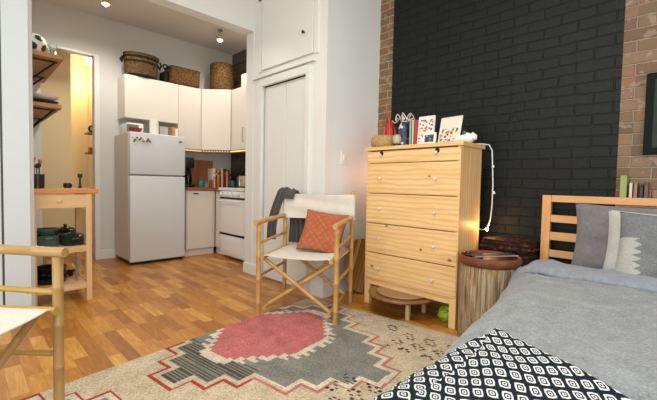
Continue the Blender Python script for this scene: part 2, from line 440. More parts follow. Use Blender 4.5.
# corner cabinet, slanted door
t = thing('wall_cabinet', 'cream corner wall cabinet with a slanted door, round basket on top', 'cabinet', (2.36, 4.87, 1.42))
b = MB(); n0 = 0
P = [(0, .298), (0, .02), (.29, -.27), (.635, -.27), (.635, .298)]
lo = [b.bm.verts.new((x, y, 0)) for x, y in P]; hi = [b.bm.verts.new((x, y, .825)) for x, y in P]
b.bm.faces.new(lo[::-1]); b.bm.faces.new(hi)
for i in range(5): b.bm.faces.new([lo[i], lo[(i+1) % 5], hi[(i+1) % 5], hi[i]])
b.build('body', cab_white, t)
MB().box((.004, -.018, .0), (.406, 0, .825), .003, M=Matrix.Rotation(-PI/4, 4, 'Z')).build('door', cab_white, t)
for y0, lb in ((4.598, 'cream wall cabinet on the side wall, next to the slanted corner cabinet'), (4.19, 'cream wall cabinet over the stove beside the closet')):
    t = thing('wall_cabinet', lb, 'cabinet', (2.65, y0, 1.42), group='wall cabinets above the stove')
    t['group'] = 'wall cabinets above the stove'
    MB().box((.02, -.405, 0), (.345, -.002, .825), .002).build('body', cab_white, t)
    MB().box((0, -.403, 0), (.018, -.004, .825), .003).build('door', cab_white, t)
    h = MB(); hy = -.335 if y0 > 4.3 else -.03
    h.tube([(0, hy, .10), (-.025, hy, .10), (-.025, hy, .28), (0, hy, .28)], .005, 8).build('handle', steel, t, True)
# box on top of the side cabinets
t = tag(MB().box((2.70, 3.85, 2.246), (2.98, 4.42, 2.43), .006).build('storage_box', plain('cream_card', 'E8D3B4', .7)), 'cream cardboard box on top of the side wall cabinets', 'box')
# light valance garland under cabinets
g = thing('string_lights', 'gold bead string of lights under the wall cabinets', 'string lights', (2.04, 4.86, 1.41))
w = MB(); w.tube([(0, .005, .004), (.32, .005, .004), (.60, -.275, .004), (.60, -.98, .004)], .006, 6)
w.build('cord', plain('brass_cord', '9A7434', .4, .6), g)
bulb_m = emit('warm_bulb_glow', 'FFD58A', 1.1)
bm0 = None
for p_ in [(.015+.0245*i, .0, -.006) for i in range(13)]+[(.34+.026*i, -.02-.026*i, -.006) for i in range(10)]+[(.60, -.29-.028*i, -.006) for i in range(24)]:
    if bm0 is None:
        bm0 = MB().lathe([(0, -.014), (.007, -.008), (.008, 0), (.0, .006)], (0, 0, 0), 8).build('bulb', bulb_m, g, True); q_ = bm0
    else:
        q_ = bm0.copy(); C.objects.link(q_); q_.parent = g
    q_.location = p_

# base cabinets
t = thing('base_cabinet', 'cream base cabinet between the refrigerator and the kitchen corner', 'cabinet', (2.21, 4.64, 0))
MB().box((-.16, .02, .09), (.245, .525, .865), .002).build('body', cab_white, t)
MB().box((-.158, 0, .10), (.205, .018, .855), .003).build('door', cab_white, t)
MB().box((-.16, .05, 0), (.245, .07, .092)).build('toe_kick', cab_white, t)
MB().box((-.07, -.012, .815), (.0, -.0, .83), .003).build('handle', black_iron, t)
t = thing('base_cabinet', 'narrow cream base cabinet between the corner and the stove', 'cabinet', (2.46, 4.55, 0))
MB().box((.02, -.07, .09), (.52, .61, .865), .002).build('body', cab_white, t)
MB().box((0, -.07, .10), (.018, .088, .855), .003).build('door', cab_white, t)
MB().box((.04, -.07, 0), (.06, .15, .092)).build('toe_kick', cab_white, t)
ct = MB(); ct.box((2.045, 4.62, .868), (2.99, 5.165, .905), .004); ct.box((2.43, 4.475, .868), (2.99, 4.62, .905), .003)
tag(ct.build('countertop', counter_wood), 'reddish butcher block countertop in the kitchen corner', 'countertop')
wall('wall_backsplash', (2.985, 3.5, .92), (3.0, 5.16, 1.42), plain('dark_tile', '3B2E22', .25, var=.4, vs=20))

# refrigerator
fr = thing('refrigerator', 'white top-freezer refrigerator with magnets on the freezer door', 'refrigerator', (1.36, 4.56, 0))
MB().box((.0, .075, .045), (.64, .60, 1.53), .006).build('body', fridge_side, fr)
MB().box((.0, 0, 1.05), (.64, .07, 1.535), .014, seg=3).build('freezer_door', fridge_white, fr, True)
MB().box((.0, 0, .032), (.64, .07, 1.035), .014, seg=3).build('refrigerator_door', fridge_white, fr, True)
MB().box((.02, .03, 1.034), (.62, .075, 1.051)).build('gasket', plain('grey_gasket', '8A8886', .6), fr)
MB().box((.02, .03, .004), (.62, .075, .031)).build('toe_grille', dark_gap, fr)
b = MB(); b.box((0, .0, .0), (.06, .5, .05)); b.box((.58, .0, 0), (.64, .5, .05)); b.bm.free()
MB().box((.555, -.006, 1.46), (.598, .0, 1.475), .002).build('brand_badge', black_plastic, fr)
for (x, z) in ((.0, 1.15), (.0, .3)):
    pass
mcol = ['E9D9A8', '2C3E2A', '6A4A32', 'C8B26A', '39424F', 'B0563C', 'D8D3C4', '5B6B3C']
spots = [(.03, 1.475), (.055, 1.445), (.075, 1.468), (.08, 1.435), (.105, 1.452), (.12, 1.47), (.135, 1.462), (.045, 1.425), (.16, 1.448), (.185, 1.440), (.21, 1.447), (.175, 1.425), (.195, 1.462), (.22, 1.432), (.06, 1.40), (.145, 1.43)]
for i, (x, z) in enumerate(spots):
    m = MB().lathe([(0, 0), (.011, 0), (.011, .005), (.008, .008), (0, .008)], seg=10, M=Matrix.Rotation(PI/2, 4, 'X')).build('fridge_magnet', plain('magnet_%d' % (i % 8), mcol[i % 8], .5))
    m.location = (1.36+x, 4.559, z)
    tag(m, 'small round magnet in the cluster at the freezer door top left', 'magnet', 'magnets on the freezer door')
# stove
st = thing('stove', 'white gas range between the base cabinet and the closet wall', 'stove', (2.40, 4.47, 0))
MB().box((.03, -.62, .03), (.59, -.003, .875), .004).build('body', stove_white, st)
MB().box((.0, -.62, .875), (.59, -.003, .91), .006).build('cooktop', stove_white, st)
def bulge(z0, z1, x0=.0, m=stove_white, name='door', dd=.03):
    b = MB()
    def f(u, v): return (x0+.035-dd*math.sin(PI*min(max(u, .0), 1))**.5*(1 if 0 < v < 1 else .6), -.008-.606*u, z0+(z1-z0)*v)
    b.grid(f, 16, 6); b.grid(lambda u, v: (x0+.04, -.008-.606*u, z0+(z1-z0)*v), 16, 6); return b.build(name, m, st, 35)
bulge(.79, .87, -.01, name='control_panel'); bulge(.33, .765, -.01, name='oven_door'); bulge(.05, .30, -.005, name='drawer')
MB().box((.012, -.60, .768), (.04, -.02, .786)).build('vent_gap', dark_gap, st)
MB().box((.012, -.60, .302), (.04, -.02, .328)).build('drawer_gap', dark_gap, st)
MB().tube([(.0, -.06, .74), (-.03, -.06, .74), (-.03, -.56, .74), (.0, -.56, .74)], .008, 8).build('oven_handle', stove_white, st, True)
for i in range(5):
    MB().lathe([(0, 0), (.018, 0), (.016, .02), (0, .022)], seg=14, M=Matrix.Translation((-.003, -.09-i*.105, .83)) @ Matrix.Rotation(-PI/2, 4, 'Y')).build('knob', trim_white if i % 2 else trim_white, st, True)
for i, (x, y) in enumerate(((.17, -.15), (.17, -.46), (.43, -.15), (.43, -.46))):
    b = MB(); b.tube([(x+.09*math.cos(a), y+.09*math.sin(a), .922) for a in [2*PI*k/16 for k in range(16)]], .006, 6, closed=True)
    for a in (0, PI/2): b.tube([(x-.09*math.cos(a), y-.09*math.sin(a), .922), (x+.09*math.cos(a), y+.09*math.sin(a), .922)], .006, 6)
    b.lathe([(0, .908), (.03, .908), (.03, .918), (0, .918)], (x, y, 0), 12); b.build('burner', black_iron, st, True)

# things on the fridge
o = thing('toaster_oven', 'white toaster oven lying on the refrigerator left side', 'toaster oven', (1.40, 4.80, 1.537))
MB().box((0, 0, 0), (.19, .28, .13), .015).build('body', trim_white, o, True)
MB().box((.0, -.004, .02), (.13, .001, .11), .002).build('glass_front', plain('smoky_glass', '6F706C', .15), o)
r = MB().lathe([(0, 0), (.045, .002), (.07, .035), (.073, .05), (.068, .05), (.04, .012), (0, .01)], (1.45, 4.66, 1.537), 24).build('bowl', plain('red_ceramic', '9A2F20', .3), smooth=True)
tag(r, 'small red bowl on the refrigerator front left corner', 'bowl')
r = thing('paper_towel_roll', 'white paper towel roll standing on the refrigerator', 'paper towel', (1.665, 4.68, 1.537))
MB().lathe([(.018, 0), (.05, 0), (.05, .18), (.018, .18), (.018, 0)], seg=24).build('paper', plain('paper_white', 'ECE9E2', .9), r, True)
MB().lathe([(0, 0), (.017, 0), (.017, .182), (0, .182)], seg=12).build('core', plain('card_brown', '8B6D48', .9), r, True)
for i, (cc, x, w_, h_, lb) in enumerate((('B9B4AA', 1.74, .10, .11, 'grey box standing on the refrigerator next to the towel roll'), ('7D6E5C', 1.845, .04, .12, 'brown box between the grey and orange boxes on the refrigerator'), ('D08A3A', 1.89, .035, .12, 'orange box on top of the refrigerator'), ('E8E4DA', 1.93, .035, .11, 'white box at the right end of the refrigerator top'))):
    tag(MB().box((x, 4.70, 1.537), (x+w_, 4.92, 1.537+h_), .003).build('food_box', plain('food_box_%d' % i, cc, .7)), lb, 'box')

# counter things
o = thing('bamboo_board', 'slatted bamboo panel leaning on the kitchen back wall', 'panel', (2.27, 5.13, .906))
b = MB(); bm_ = wood('bamboo_slats', [(.2, '6B3C1E'), (.5, '98623A'), (.8, 'B5804E')], 'Z', 14, 20, .5)
for i in range(15): b.box((.0+i*.0262, -.012, 0.0), (.024+i*.0262, 0, .385), .003)
b.build('slats', bm_, o)
MB().box((0, -.02, .365), (.39, -.012, .385), .002).build('top_rail', bm_, o)
MB().box((0, -.02, .175), (.39, -.012, .195), .002).build('middle_rail', bm_, o)
o = thing('coffee_maker', 'black coffee maker beside the refrigerator on the counter', 'coffee maker', (2.13, 4.86, .905))
MB().box((0, 0, 0), (.13, .2, .035), .008).build('base', black_plastic, o, True)
MB().box((0, .11, .035), (.13, .2, .32), .008).build('water_tank', black_plastic, o, True)
MB().box((0, 0, .26), (.13, .2, .40), .012).build('brew_head', black_plastic, o, True)
MB().lathe([(0, 0), (.045, 0), (.052, .05), (.045, .12), (.035, .14), (0, .14)], (.065, .055, .037), 20).build('carafe', glass('smoked_glass', '3A3A3A'), o, True)
teal = plain('teal_glaze', '2E8C80', .25)
o = thing('mug', 'teal ceramic mug on the counter beside the coffee maker', 'mug', (2.325, 4.80, .905))
MB().lathe([(0, .0), (.034, 0), (.042, .02), (.044, .09), (.04, .09), (.037, .02), (0, .008)], seg=24).build('cup', teal, o, True)
MB().tube([(.04, 0, .075), (.062, 0, .07), (.068, 0, .045), (.058, 0, .025), (.038, 0, .02)], .006, 8).build('handle', teal, o, True)
for i, (x, y, h, r_, cc, lb) in enumerate(((2.50, 4.86, .12, .02, '7A2A1E', 'red spice jar left of the cookbooks'), (2.545, 4.84, .15, .018, 'B98A5A', 'amber bottle left of the cookbooks'), (2.46, 4.93, .08, .022, 'C9A9A0', 'pink jar in front of the bamboo panel'))):
    o = thing('jar', lb, 'jar', (x, y, .905))
    MB().lathe([(0, 0), (r_, 0), (r_, h*.75), (r_*.6, h*.86), (0, h*.86)], seg=14).build('jar_body', plain('spice_%d' % i, cc, .3), o, True)
    MB().lathe([(0, h*.86), (r_*.66, h*.86), (r_*.66, h), (0, h)], seg=14).build('lid', plain('lid_tan', '9E8A66', .5), o, True)
bkc = [('E9E4D8', .03, .27), ('9C2B21', .022, .25), ('D9A32A', .035, .26), ('1F1C1A', .02, .23), ('D7D2C4', .03, .285), ('B23324', .02, .25), ('8F1F1A', .028, .27), ('E6DFD0', .018, .24), ('A63A28', .03, .26), ('2D5A55', .02, .2)]
x = 2.575; names = ['white', 'dark red', 'yellow', 'black', 'off-white', 'bright red', 'maroon', 'cream', 'rust red', 'teal']
for i, (cc, w_, h) in enumerate(bkc):
    o = thing('cookbook', '%s cookbook standing in the row on the kitchen counter' % names[i], 'book', (x, 4.93, .905), group='cookbooks on the counter')
    MB().box((0, 0, 0), (w_, .18, h), .002).build('cover', plain('cookbook_%d' % i, cc, .5), o)
    MB().box((.003, -.001, h*.72), (w_-.003, .0, h*.80)).build('spine_band', plain('band_%d' % (i % 3), ['C9A040', 'EFEAD8', '7C1D18'][i % 3], .5), o)
    x += w_+.003
o = thing('electric_kettle', 'steel kettle with a dark handle on the counter by the stove', 'kettle', (2.84, 4.64, .905))
MB().lathe([(0, 0), (.06, 0), (.065, .03), (.058, .12), (.045, .165), (.02, .175), (0, .175)], seg=24).build('kettle_body', steel, o, True)
MB().tube([(.0, .055, .14), (.0, .1, .15), (.0, .11, .09), (.0, .06, .04)], .009, 8).build('handle', black_plastic, o, True)
MB().lathe([(0, .175), (.012, .175), (.014, .19), (0, .195)], seg=12).build('lid_knob', black_plastic, o, True)
o = thing('utensil_jar', 'teal jar on the counter near the stove corner', 'jar', (2.76, 4.72, .905))
MB().lathe([(0, 0), (.04, 0), (.045, .05), (.04, .1), (.033, .1), (.036, .05), (0, .01)], seg=20).build('jar_body', plain('deep_teal', '1F5F5C', .3), o, True)
o = thing('toaster', 'cream toaster on the counter right of the cookbooks', 'toaster', (2.80, 4.49, .905))
MB().box((0, 0, .01), (.16, .13, .17), .02, seg=3).build('body', plain('cream_metal', 'CDBb9a'.upper(), .3), o, True)
MB().box((.02, .03, .168), (.14, .05, .172)).build('slot', dark_gap, o)
MB().box((-.006, .055, .09), (.0, .075, .11), .002).build('lever', black_plastic, o)

# baskets on top of the cabinets
def basket(name, label, loc, rx, ry, h, mat_, rz=0, sq=False, bands=None, flare=1.08, lean=0):
    o = thing(name, label, 'basket', loc, rz)
    def ring(u, rr, z):
        a = 2*PI*u
        if sq:
            cx, sx = math.cos(a), math.sin(a); p = .22
            return (rx*rr*math.copysign(abs(cx)**p, cx), ry*rr*math.copysign(abs(sx)**p, sx), z)
        return (rx*rr*math.cos(a)+lean*z, ry*rr*math.sin(a), z)
    prof = [(0.01, 0), (.9, 0), (1.0, .02)] + [(1+(flare-1)*k/10+.012*(k % 2), h*k/10) for k in range(1, 11)] + [(flare-.04, h), (.94, .03), (0.01, .02)]
    b = MB(); N = 48
    b.grid(lambda u, v: ring(u, prof[round(v*(len(prof)-1))][0], prof[round(v*(len(prof)-1))][1]), N, len(prof)-1, closed_u=True)
    if bands:
        b.bm.faces.ensure_lookup_table()
        for f in b.bm.faces:
            z = f.calc_center_median().z/h
            if any(lo <= z <= hi for lo, hi in bands): f.material_index = 1
    b.build('basket_body', [mat_, seagrass_dark], o, 60)
    r = MB(); r.tube([ring(k/40, flare-.01, h) for k in range(40)], .010, 6, closed=True)
    r.build('rim', mat_, o, True)
    return o
# big shoulder basket with black bands
o = basket('belly_basket', 'round seagrass basket with black stripes on the cabinet above the refrigerator', (1.615, 4.965, 2.246), .185, .13, .27, seagrass, bands=[(.0, .12), (.62, .72), (.82, .92)], flare=1.1)
for sx in (-1, 1):
    MB().tube([(sx*.205, -.045, .24), (sx*.225, -.04, .20), (sx*.22, 0, .16), (sx*.225, .04, .2), (sx*.205, .045, .24)], .010, 8).build('handle', seagrass_dark, o, True)
MB().grid(lambda u, v: None, 0, 0) if False else None
cv = MB(); cv.lathe([(0, .285), (.1, .283), (.17, .276), (.202, .262), (.204, .25)], seg=40)
cvo = cv.build('folded_top', seagrass, o, 60); cvo.scale = (1, .7, 1)
o = basket('rectangular_basket', 'rectangular brown woven basket between the two round baskets', (2.14, 4.98, 2.246), .195, .12, .22, seagrass_brown, sq=True, flare=1.03)
MB().tube([(-.20, -.06, .20), (-.24, -.05, .235), (-.25, 0, .24), (-.24, .05, .235), (-.20, .06, .2)], .009, 8).build('handle', seagrass_dark, o, True)
o = basket('round_basket', 'tall barrel shaped woven basket on the corner cabinet', (2.66, 4.86, 2.246), .165, .165, .38, seagrass_brown, flare=1.0)
for ch in [x for x in bpy.data.objects if x.parent == o and x.name.startswith('rim')]: ch.scale = (.93, .93, 1)
o2 = MB().lathe([(.165*.96, .372), (.15, .385), (.11, .395), (0, .397)], seg=40).build('lid', seagrass_brown, o, 60)
tag(MB().box((1.885, 4.92, 2.246), (1.935, 5.1, 2.40), .008).build('dark_pouch', seagrass_dark), 'dark pouch squeezed between striped and rectangular baskets', 'bag')

# ------------------------------------------------------------------ ceiling spot lamps of the kitchen
spot_glow = emit('lamp_glow', 'FFE3B0', 18)
for i, (x, y, lb) in enumerate(((2.40, 4.45, 'small ceiling spot lamp above the round basket, aimed down'), (1.10, 4.45, 'small ceiling spot lamp near the doorway side, cut by the picture top'))):
    o = thing('spot_lamp', lb, 'lamp', (x, y, 2.94))
    MB().lathe([(0, 0), (.035, 0), (.03, -.018), (0, -.018)], seg=20).build('canopy', plain('brushed_nickel', '9C9484', .3, .9), o, True)
    MB().tube([(0, 0, -.018), (0, 0, -.05)], .008, 8).build('stem', steel, o, True)
    MB().lathe([(0, -.05), (.02, -.052), (.035, -.09), (.04, -.13), (.037, -.13), (.03, -.085), (0, -.06)], seg=20).build('shade', plain('frosted_shade', 'CFC3A4', .3, .3), o, True)
    MB().lathe([(0, -.09), (.022, -.105), (.026, -.13), (.015, -.148), (0, -.152)], seg=16).build('bulb', spot_glow, o, True)

# ------------------------------------------------------------------ wall shelves on the left kitchen wall
def bracket_shelf(loc, length, depth, lb, group):
    o = thing('wall_shelf', lb, 'shelf', loc, group=group)
    MB().box((0, 0, 0), (depth, length, .035), .003).build('board', shelf_wood, o)
    for y in (.12, length-.28):
        b = MB(); b.box((0, y-.015, -.26), (.008, y+.015, 0)); b.box((0, y-.015, -.010), (depth-.03, y+.015, 0))
        b.tube([(.006, y, -.25), (depth-.05, y, -.01)], .009, 6); b.build('bracket', black_iron, o)
    return o
bracket_shelf((.38, 4.02, 2.03), 1.13, .285, 'upper wooden bracket shelf holding the football and glasses', 'shelves left of the kitchen')
bracket_shelf((.38, 4.02, 1.60), 1.13, .265, 'lower wooden bracket shelf holding dark pans', 'shelves left of the kitchen')
# football on the upper shelf
fb = thing('football', 'black and white football on the upper wooden shelf', 'ball', (.475, 4.13, 2.065))
bm = MB(); t_ = bmesh.new(); bmesh.ops.create_icosphere(t_, subdivisions=4, radius=.085)
ico = bmesh.new(); bmesh.ops.create_icosphere(ico, subdivisions=1, radius=1); cs = [v.co.normalized() for v in ico.verts]; ico.free()
for v in t_.verts: v.co.z += .085
bm._merge(t_)
for f in bm.bm.faces:
    c_ = (f.calc_center_median()-Vector((0, 0, .085))).normalized()
    f.material_index = 1 if max(c_.dot(k) for k in cs) > .925 else 0
bm.build('ball_shell', [plain('ball_white', 'D9D9D2', .4), plain('ball_black', '161616', .4)], fb, True)
gl = glass('clear_glass', 'F2F6F5', .03)
for i, (x, y, lb) in enumerate(((.60, 4.16, 'drinking glass next to the football'), (.62, 4.27, 'drinking glass behind the first one at the shelf end'), (.52, 4.30, 'drinking glass at the back of the upper shelf'))):
    tag(MB().lathe([(0, 0), (.03, 0), (.036, .12), (.033, .12), (.028, .008), (0, .008)], (0, 0, 0), 20).build('drinking_glass', gl, smooth=True, loc=(x, y, 2.066)), lb, 'glass')
for i, (x, y, r_, h, cc, lb) in enumerate(((.545, 4.16, .10, .035, '25211F', 'black pan on the lower shelf with a white pan on top'), (.50, 4.62, .10, .12, '2A2523', 'dark pot at the far end of the lower shelf'))):
    o = thing('pan', lb, 'pan', (x, y, 1.636))
    MB().lathe([(0, 0), (r_*.8, 0), (r_, h), (r_*.96, h), (r_*.76, .006), (0, .006)], seg=28).build('pan_body', plain('pan_%d' % i, cc, .35), o, True)
    MB().tube([(-r_*.7, .0, h*.8), (-r_*1.1, .02, h*.9)], .008, 8).build('handle', black_plastic, o, True)
o = tag(MB().lathe([(0, .0), (.05, 0), (.095, .03), (.10, .045), (.092, .045), (.045, .008), (0, .008)], seg=28).build('serving_bowl', plain('bowl_white', 'D8D4CC', .3), smooth=True, loc=(.545, 4.16, 1.674)), 'white bowl resting on the black pan', 'bowl')

# ------------------------------------------------------------------ kitchen cart
kc = thing('kitchen_cart', 'light wood kitchen cart with an orange wooden top by the partition', 'kitchen cart', (.405, 3.465, 0))
for (x, y) in ((.305, 0), (.305, .38), (-.05, 0), (-.05, .38)):
    MB().box((x, y, 0), (x+.04, y+.045, .868), .003).build('leg', cart_z, kc)
MB().box((-.055, -.015, .868), (.39, .44, .903), .004).build('top', cart_top, kc)
MB().box((-.01, .004, .755), (.305, .022, .862), .002).build('drawer_front', cart_x, kc)
MB().lathe([(0, 0), (.007, 0), (.007, .012), (.014, .018), (0, .026)], seg=12, M=Matrix.Translation((.13, .004, .81)) @ Matrix.Rotation(PI/2, 4, 'X')).build('drawer_knob', cart_x, kc, True)
MB().box((.315, .045, .755), (.333, .38, .86)).build('side_apron', cart_z, kc)
for z in (.40, .10):
    b = MB(); b.box((-.01, .003, z), (.305, .023, z+.05), .002); b.box((-.01, .402, z), (.305, .422, z+.05), .002)
    b.box((.315, .045, z), (.333, .38, z+.05), .002)
    for k in range(7): b.box((-.03, .05+k*.048, z+.028), (.33, .05+k*.048+.036, z+.042))
    b.build('slatted_shelf', cart_x, kc)
# pots on the cart
green_m = plain('dark_green_enamel', '1C2E26', .25); teal_m = plain('grey_green_enamel', '4E6A66', .25)
def pot(loc, r_, h, mt, lb, lid=True, handle=True, rz=0):
    o = thing('pot', lb, 'pot', loc, rz)
    MB().lathe([(0, 0), (r_*.92, 0), (r_, .01), (r_, h), (r_*1.03, h+.004), (r_*.97, h+.004), (r_*.96, .01), (0, .008)], seg=32).build('pot_body', mt, o, True)
    if lid:
        MB().lathe([(r_*1.02, h+.004), (r_*.9, h+.014), (r_*.4, h+.028), (.012, h+.03), (.012, h+.042), (.016, h+.05), (0, h+.052)], seg=32).build('lid', mt, o, True)
    if handle:
        for s_ in (-1, 1): MB().tube([(s_*r_, -.03, h*.8), (s_*(r_+.028), -.02, h*.82), (s_*(r_+.028), .02, h*.82), (s_*r_, .03, h*.8)], .006, 8).build('handle', mt, o, True)
    return o
pot((.48, 3.66, .443), .085, .085, teal_m, 'grey-green pot on the left of the cart upper shelf', lid=False, rz=PI/2)
pot((.63, 3.83, .443), .07, .10, green_m, 'dark green lidded pot at the back of the cart upper shelf', rz=.9)
pot((.645, 3.62, .443), .082, .072, green_m, 'small dark green pot at the cart upper shelf right front', lid=True, rz=PI/2)
o = thing('serving_bowl', 'grey-green bowl stacked in the grey-green pot on the cart', 'bowl', (.48, 3.66, .533))
MB().lathe([(0, 0), (.05, 0), (.09, .045), (.086, .045), (.045, .008), (0, .008)], seg=32).build('bowl_body', teal_m, o, True)
MB().tube([(.088*math.cos(2*PI*k/32), .088*math.sin(2*PI*k/32), .046) for k in range(32)], .003, 6, closed=True).build('rim', teal_m, o, True)
blk = plain('black_enamel', '12110F', .3)
for i, (x, y, z, r_, a, lb) in enumerate(((.50, 3.68, .143, .125, .5, 'black frying pan lowest on the cart bottom shelf'), (.50, 3.68, .186, .12, 1.2, 'black frying pan stacked on another on the cart'), (.635, 3.84, .143, .06, 2.2, 'black frying pan at the cart bottom shelf rear right'), (.50, 3.68, .229, .115, .2, 'black frying pan topmost of the cart stack'))):
    o = thing('frying_pan', lb, 'frying pan', (x, y, z), a, 'black frying pans on the cart')
    MB().lathe([(0, 0), (r_*.82, 0), (r_, .04), (r_*.97, .04), (r_*.78, .006), (0, .006)], seg=28).build('pan_body', blk, o, True)
    MB().tube([(-r_*.9, 0, .032), (-r_*1.15, 0, .05), (-r_*1.35, 0, .055)], .009, 8).build('handle', dark_steel, o, True)
b = MB()
for k in range(5): b.tube([(.655+.008*k, 3.56+.02*k, .150), (.665+.006*k, 3.60+.02*k, .26+.02*(k % 3))], .004, 6)
b2 = thing('whisk', 'steel whisk standing among the pans on the cart bottom shelf', 'whisk', (.668, 3.60, .143))
w_ = MB()
for k in range(5):
    a = PI*k/5; w_.tube([(0.03*math.sin(PI*j/8)*math.cos(a)*1.0, .03*math.sin(PI*j/8)*math.sin(a), .10+.10*j/8) for j in range(9)], .0015, 5)
w_.build('wires', steel, b2, True); b.bm.free()
MB().tube([(0, 0, 0), (0, 0, .105)], .007, 8).build('handle', steel, b2, True)
# on the cart top
o = thing('utensil_crock', 'black crock of utensils on the cart beside the partition', 'utensil holder', (.425, 3.66, .904))
MB().lathe([(0, 0), (.045, 0), (.047, .11), (.042, .11), (.040, .006), (0, .006)], seg=24).build('crock', black_plastic, o, True)
for k, (dx, dy, h) in enumerate(((-.02, .01, .22), (.012, -.01, .17), (.02, .015, .2), (0, .02, .16))):
    u = MB(); u.tube([(dx*.5, dy*.5, .01), (dx, dy, h)], .004, 6); u.lathe([(0, h-.01), (.012, h), (.014, h+.02), (0, h+.035)], (dx, dy, 0), 10)
    u.build('utensil', plain('utensil_%d' % (k % 2), ['A9744A', '2A2724'][k % 2], .5), o, True)
o = thing('salt_cellar', 'small black round salt cellar on the cart top', 'salt cellar', (.655, 3.86, .904))
MB().lathe([(0, 0), (.028, 0), (.034, .02), (.028, .04), (0, .042)], seg=20).build('pot_body', black_plastic, o, True)
MB().lathe([(0, .042), (.02, .042), (.014, .054), (0, .058)], seg=16).build('lid', steel, o, True)
o = thing('pepper_mill', 'slim black pepper mill on the cart top right of the salt cellar', 'pepper mill', (.735, 3.80, .904))
MB().lathe([(0, 0), (.014, 0), (.009, .03), (.006, .07), (.007, .09), (0, .09)], seg=16).build('mill_body', black_plastic, o, True)
MB().lathe([(0, .09), (.015, .09), (.019, .105), (.015, .125), (0, .13)], seg=16).build('mill_head', black_plastic, o, True)

# hallway wall shelves and lamp
for z, lb in ((1.60, 'upper small shelf on the hallway wall with a round clock'), (1.33, 'lower small shelf on the hallway wall with an orange box')):
    o = thing('small_shelf', lb, 'shelf', (1.395, 5.85, z), group='small hallway shelves')
    MB().box((-.17, 0, 0), (0, .20, .022), .002).build('board', shelf_wood, o)
    MB().box((-.05, .03, -.18), (-.02, .05, 0), .002).build('bracket', black_iron, o)
o = thing('alarm_clock', 'small round black clock on the upper hallway shelf', 'clock', (1.29, 5.93, 1.623))
MB().lathe([(0, 0), (.045, 0), (.05, .012), (.045, .03), (0, .03)], seg=24, M=Matrix.Translation((0, 0, .05)) @ Matrix.Rotation(PI/2, 4, 'X')).build('case', black_plastic, o, True)
MB().lathe([(0, .031), (.03, .031), (.03, .033), (0, .033)], seg=24, M=Matrix.Translation((0, 0, .05)) @ Matrix.Rotation(PI/2, 4, 'X')).build('dial', plain('dial_cream', 'E8D9B0', .5), o)
tag(MB().box((1.25, 5.88, 1.353), (1.35, 5.98, 1.42), .004).build('wooden_box', plain('orange_box', 'C27A3A', .5)), 'small orange box on the lower hallway shelf', 'box')
o = thing('hall_lamp', 'glowing white globe lamp at the top of the doorway', 'lamp', (1.318, 6.1, 2.70))
MB().tube([(0, 0, 0), (0, 0, .10)], .006, 8).build('stem', steel, o)
hb = MB(); hb.box((-.045, -.045, -.11), (.045, .045, 0), .012, seg=3); hb.build('globe', emit('hall_lamp_glow', 'FFF1D0', 9), o, True)

# ------------------------------------------------------------------ dresser
dr = thing('dresser', 'tall pine chest of drawers against the black brick wall', 'dresser', (2.385, 1.14, 0))
W_, D_ = .805, .335
MB().box((-.018, -.022, 1.26), (D_+.01, W_+.018, 1.288), .004).build('top', pine_y, dr)
for y in (0, W_-.022):
    MB().box((0, y, .205), (D_, y+.022, 1.26), .001).build('side_panel', pine_z, dr)
MB().box((.06, .022, .21), (.07, W_-.022, 1.255)).build('back_board', pine_y, dr)
MB().box((.005, .022, .195), (D_, W_-.022, .215)).build('bottom_panel', pine_y, dr)
zs = [.212, .432, .672, .915, 1.157, 1.254]
white_knob = plain('clear_white_glass', 'D9D3CE', .15, coat=.5)
for i in range(5):
    dw = MB().box((-.006, .004, zs[i]+.003), (.014, W_-.004, zs[i+1]-.003), .003).build('drawer', pine_y, dr)
    zz = [.31, .553, .795, 1.036, 1.222][i]
    for y in (.175, .66):
        kb = MB().lathe([(0, 0), (.007, 0), (.005, .008), (.011, .014), (.010, .020), (0, .023)], seg=8, M=Matrix.Translation((-.006, y, zz)) @ Matrix.Rotation(-PI/2, 4, 'Y')).build('knob', white_knob, dw)
        if i == 4:
            MB().lathe([(0, 0), (.018, 0), (.018, .003), (0, .003)], seg=16, M=Matrix.Translation((-.006, y-.003, zz+.012)) @ Matrix.Rotation(-PI/2, 4, 'Y')).build('knob_plate', plain('dark_bronze', '3A2817', .4, .8), dw, True)
for (x, y) in ((0, 0), (0, W_-.05), (D_-.04, 0), (D_-.04, W_-.05)):
    MB().box((x, y, 0), (x+.04, y+.05, .208), .003).build('leg', pine_z, dr)
MB().box((.004, .05, .165), (.022, W_-.05, .21), .002).build('apron', pine_y, dr)

# round low table under the dresser
o = thing('low_table', 'low round wooden table pushed under the dresser', 'low table', (2.41, 1.59, 0))
sw_ = wood('old_round_wood', [(.2, '5A3A1E'), (.5, '83592F'), (.8, 'A27A4C')], 'X', 8, 12, .45)
MB().lathe([(0, .128), (.22, .128), (.255, .140), (.26, .150), (.255, .158), (.235, .160), (.225, .154), (0, .154)], seg=48).build('top', sw_, o, True)
MB().lathe([(0, .155), (.19, .155), (.195, .163), (.19, .168), (0, .166)], seg=48).build('inner_disc', plain('pale_plate_wood', '9A7A56', .5, var=.25, vs=12), o, True)
for a in (3.95, 3.95+2.1, 3.95-2.1):
    x, y = (.15, .10) if a > 4 else (.13, -.12)
    if a == 3.95: x, y = -.105, -.125
    MB().box((x-.014, y-.014, 0), (x+.014, y+.014, .13), .002).build('leg', plain('pale_leg_wood', 'C8B490', .5), o)
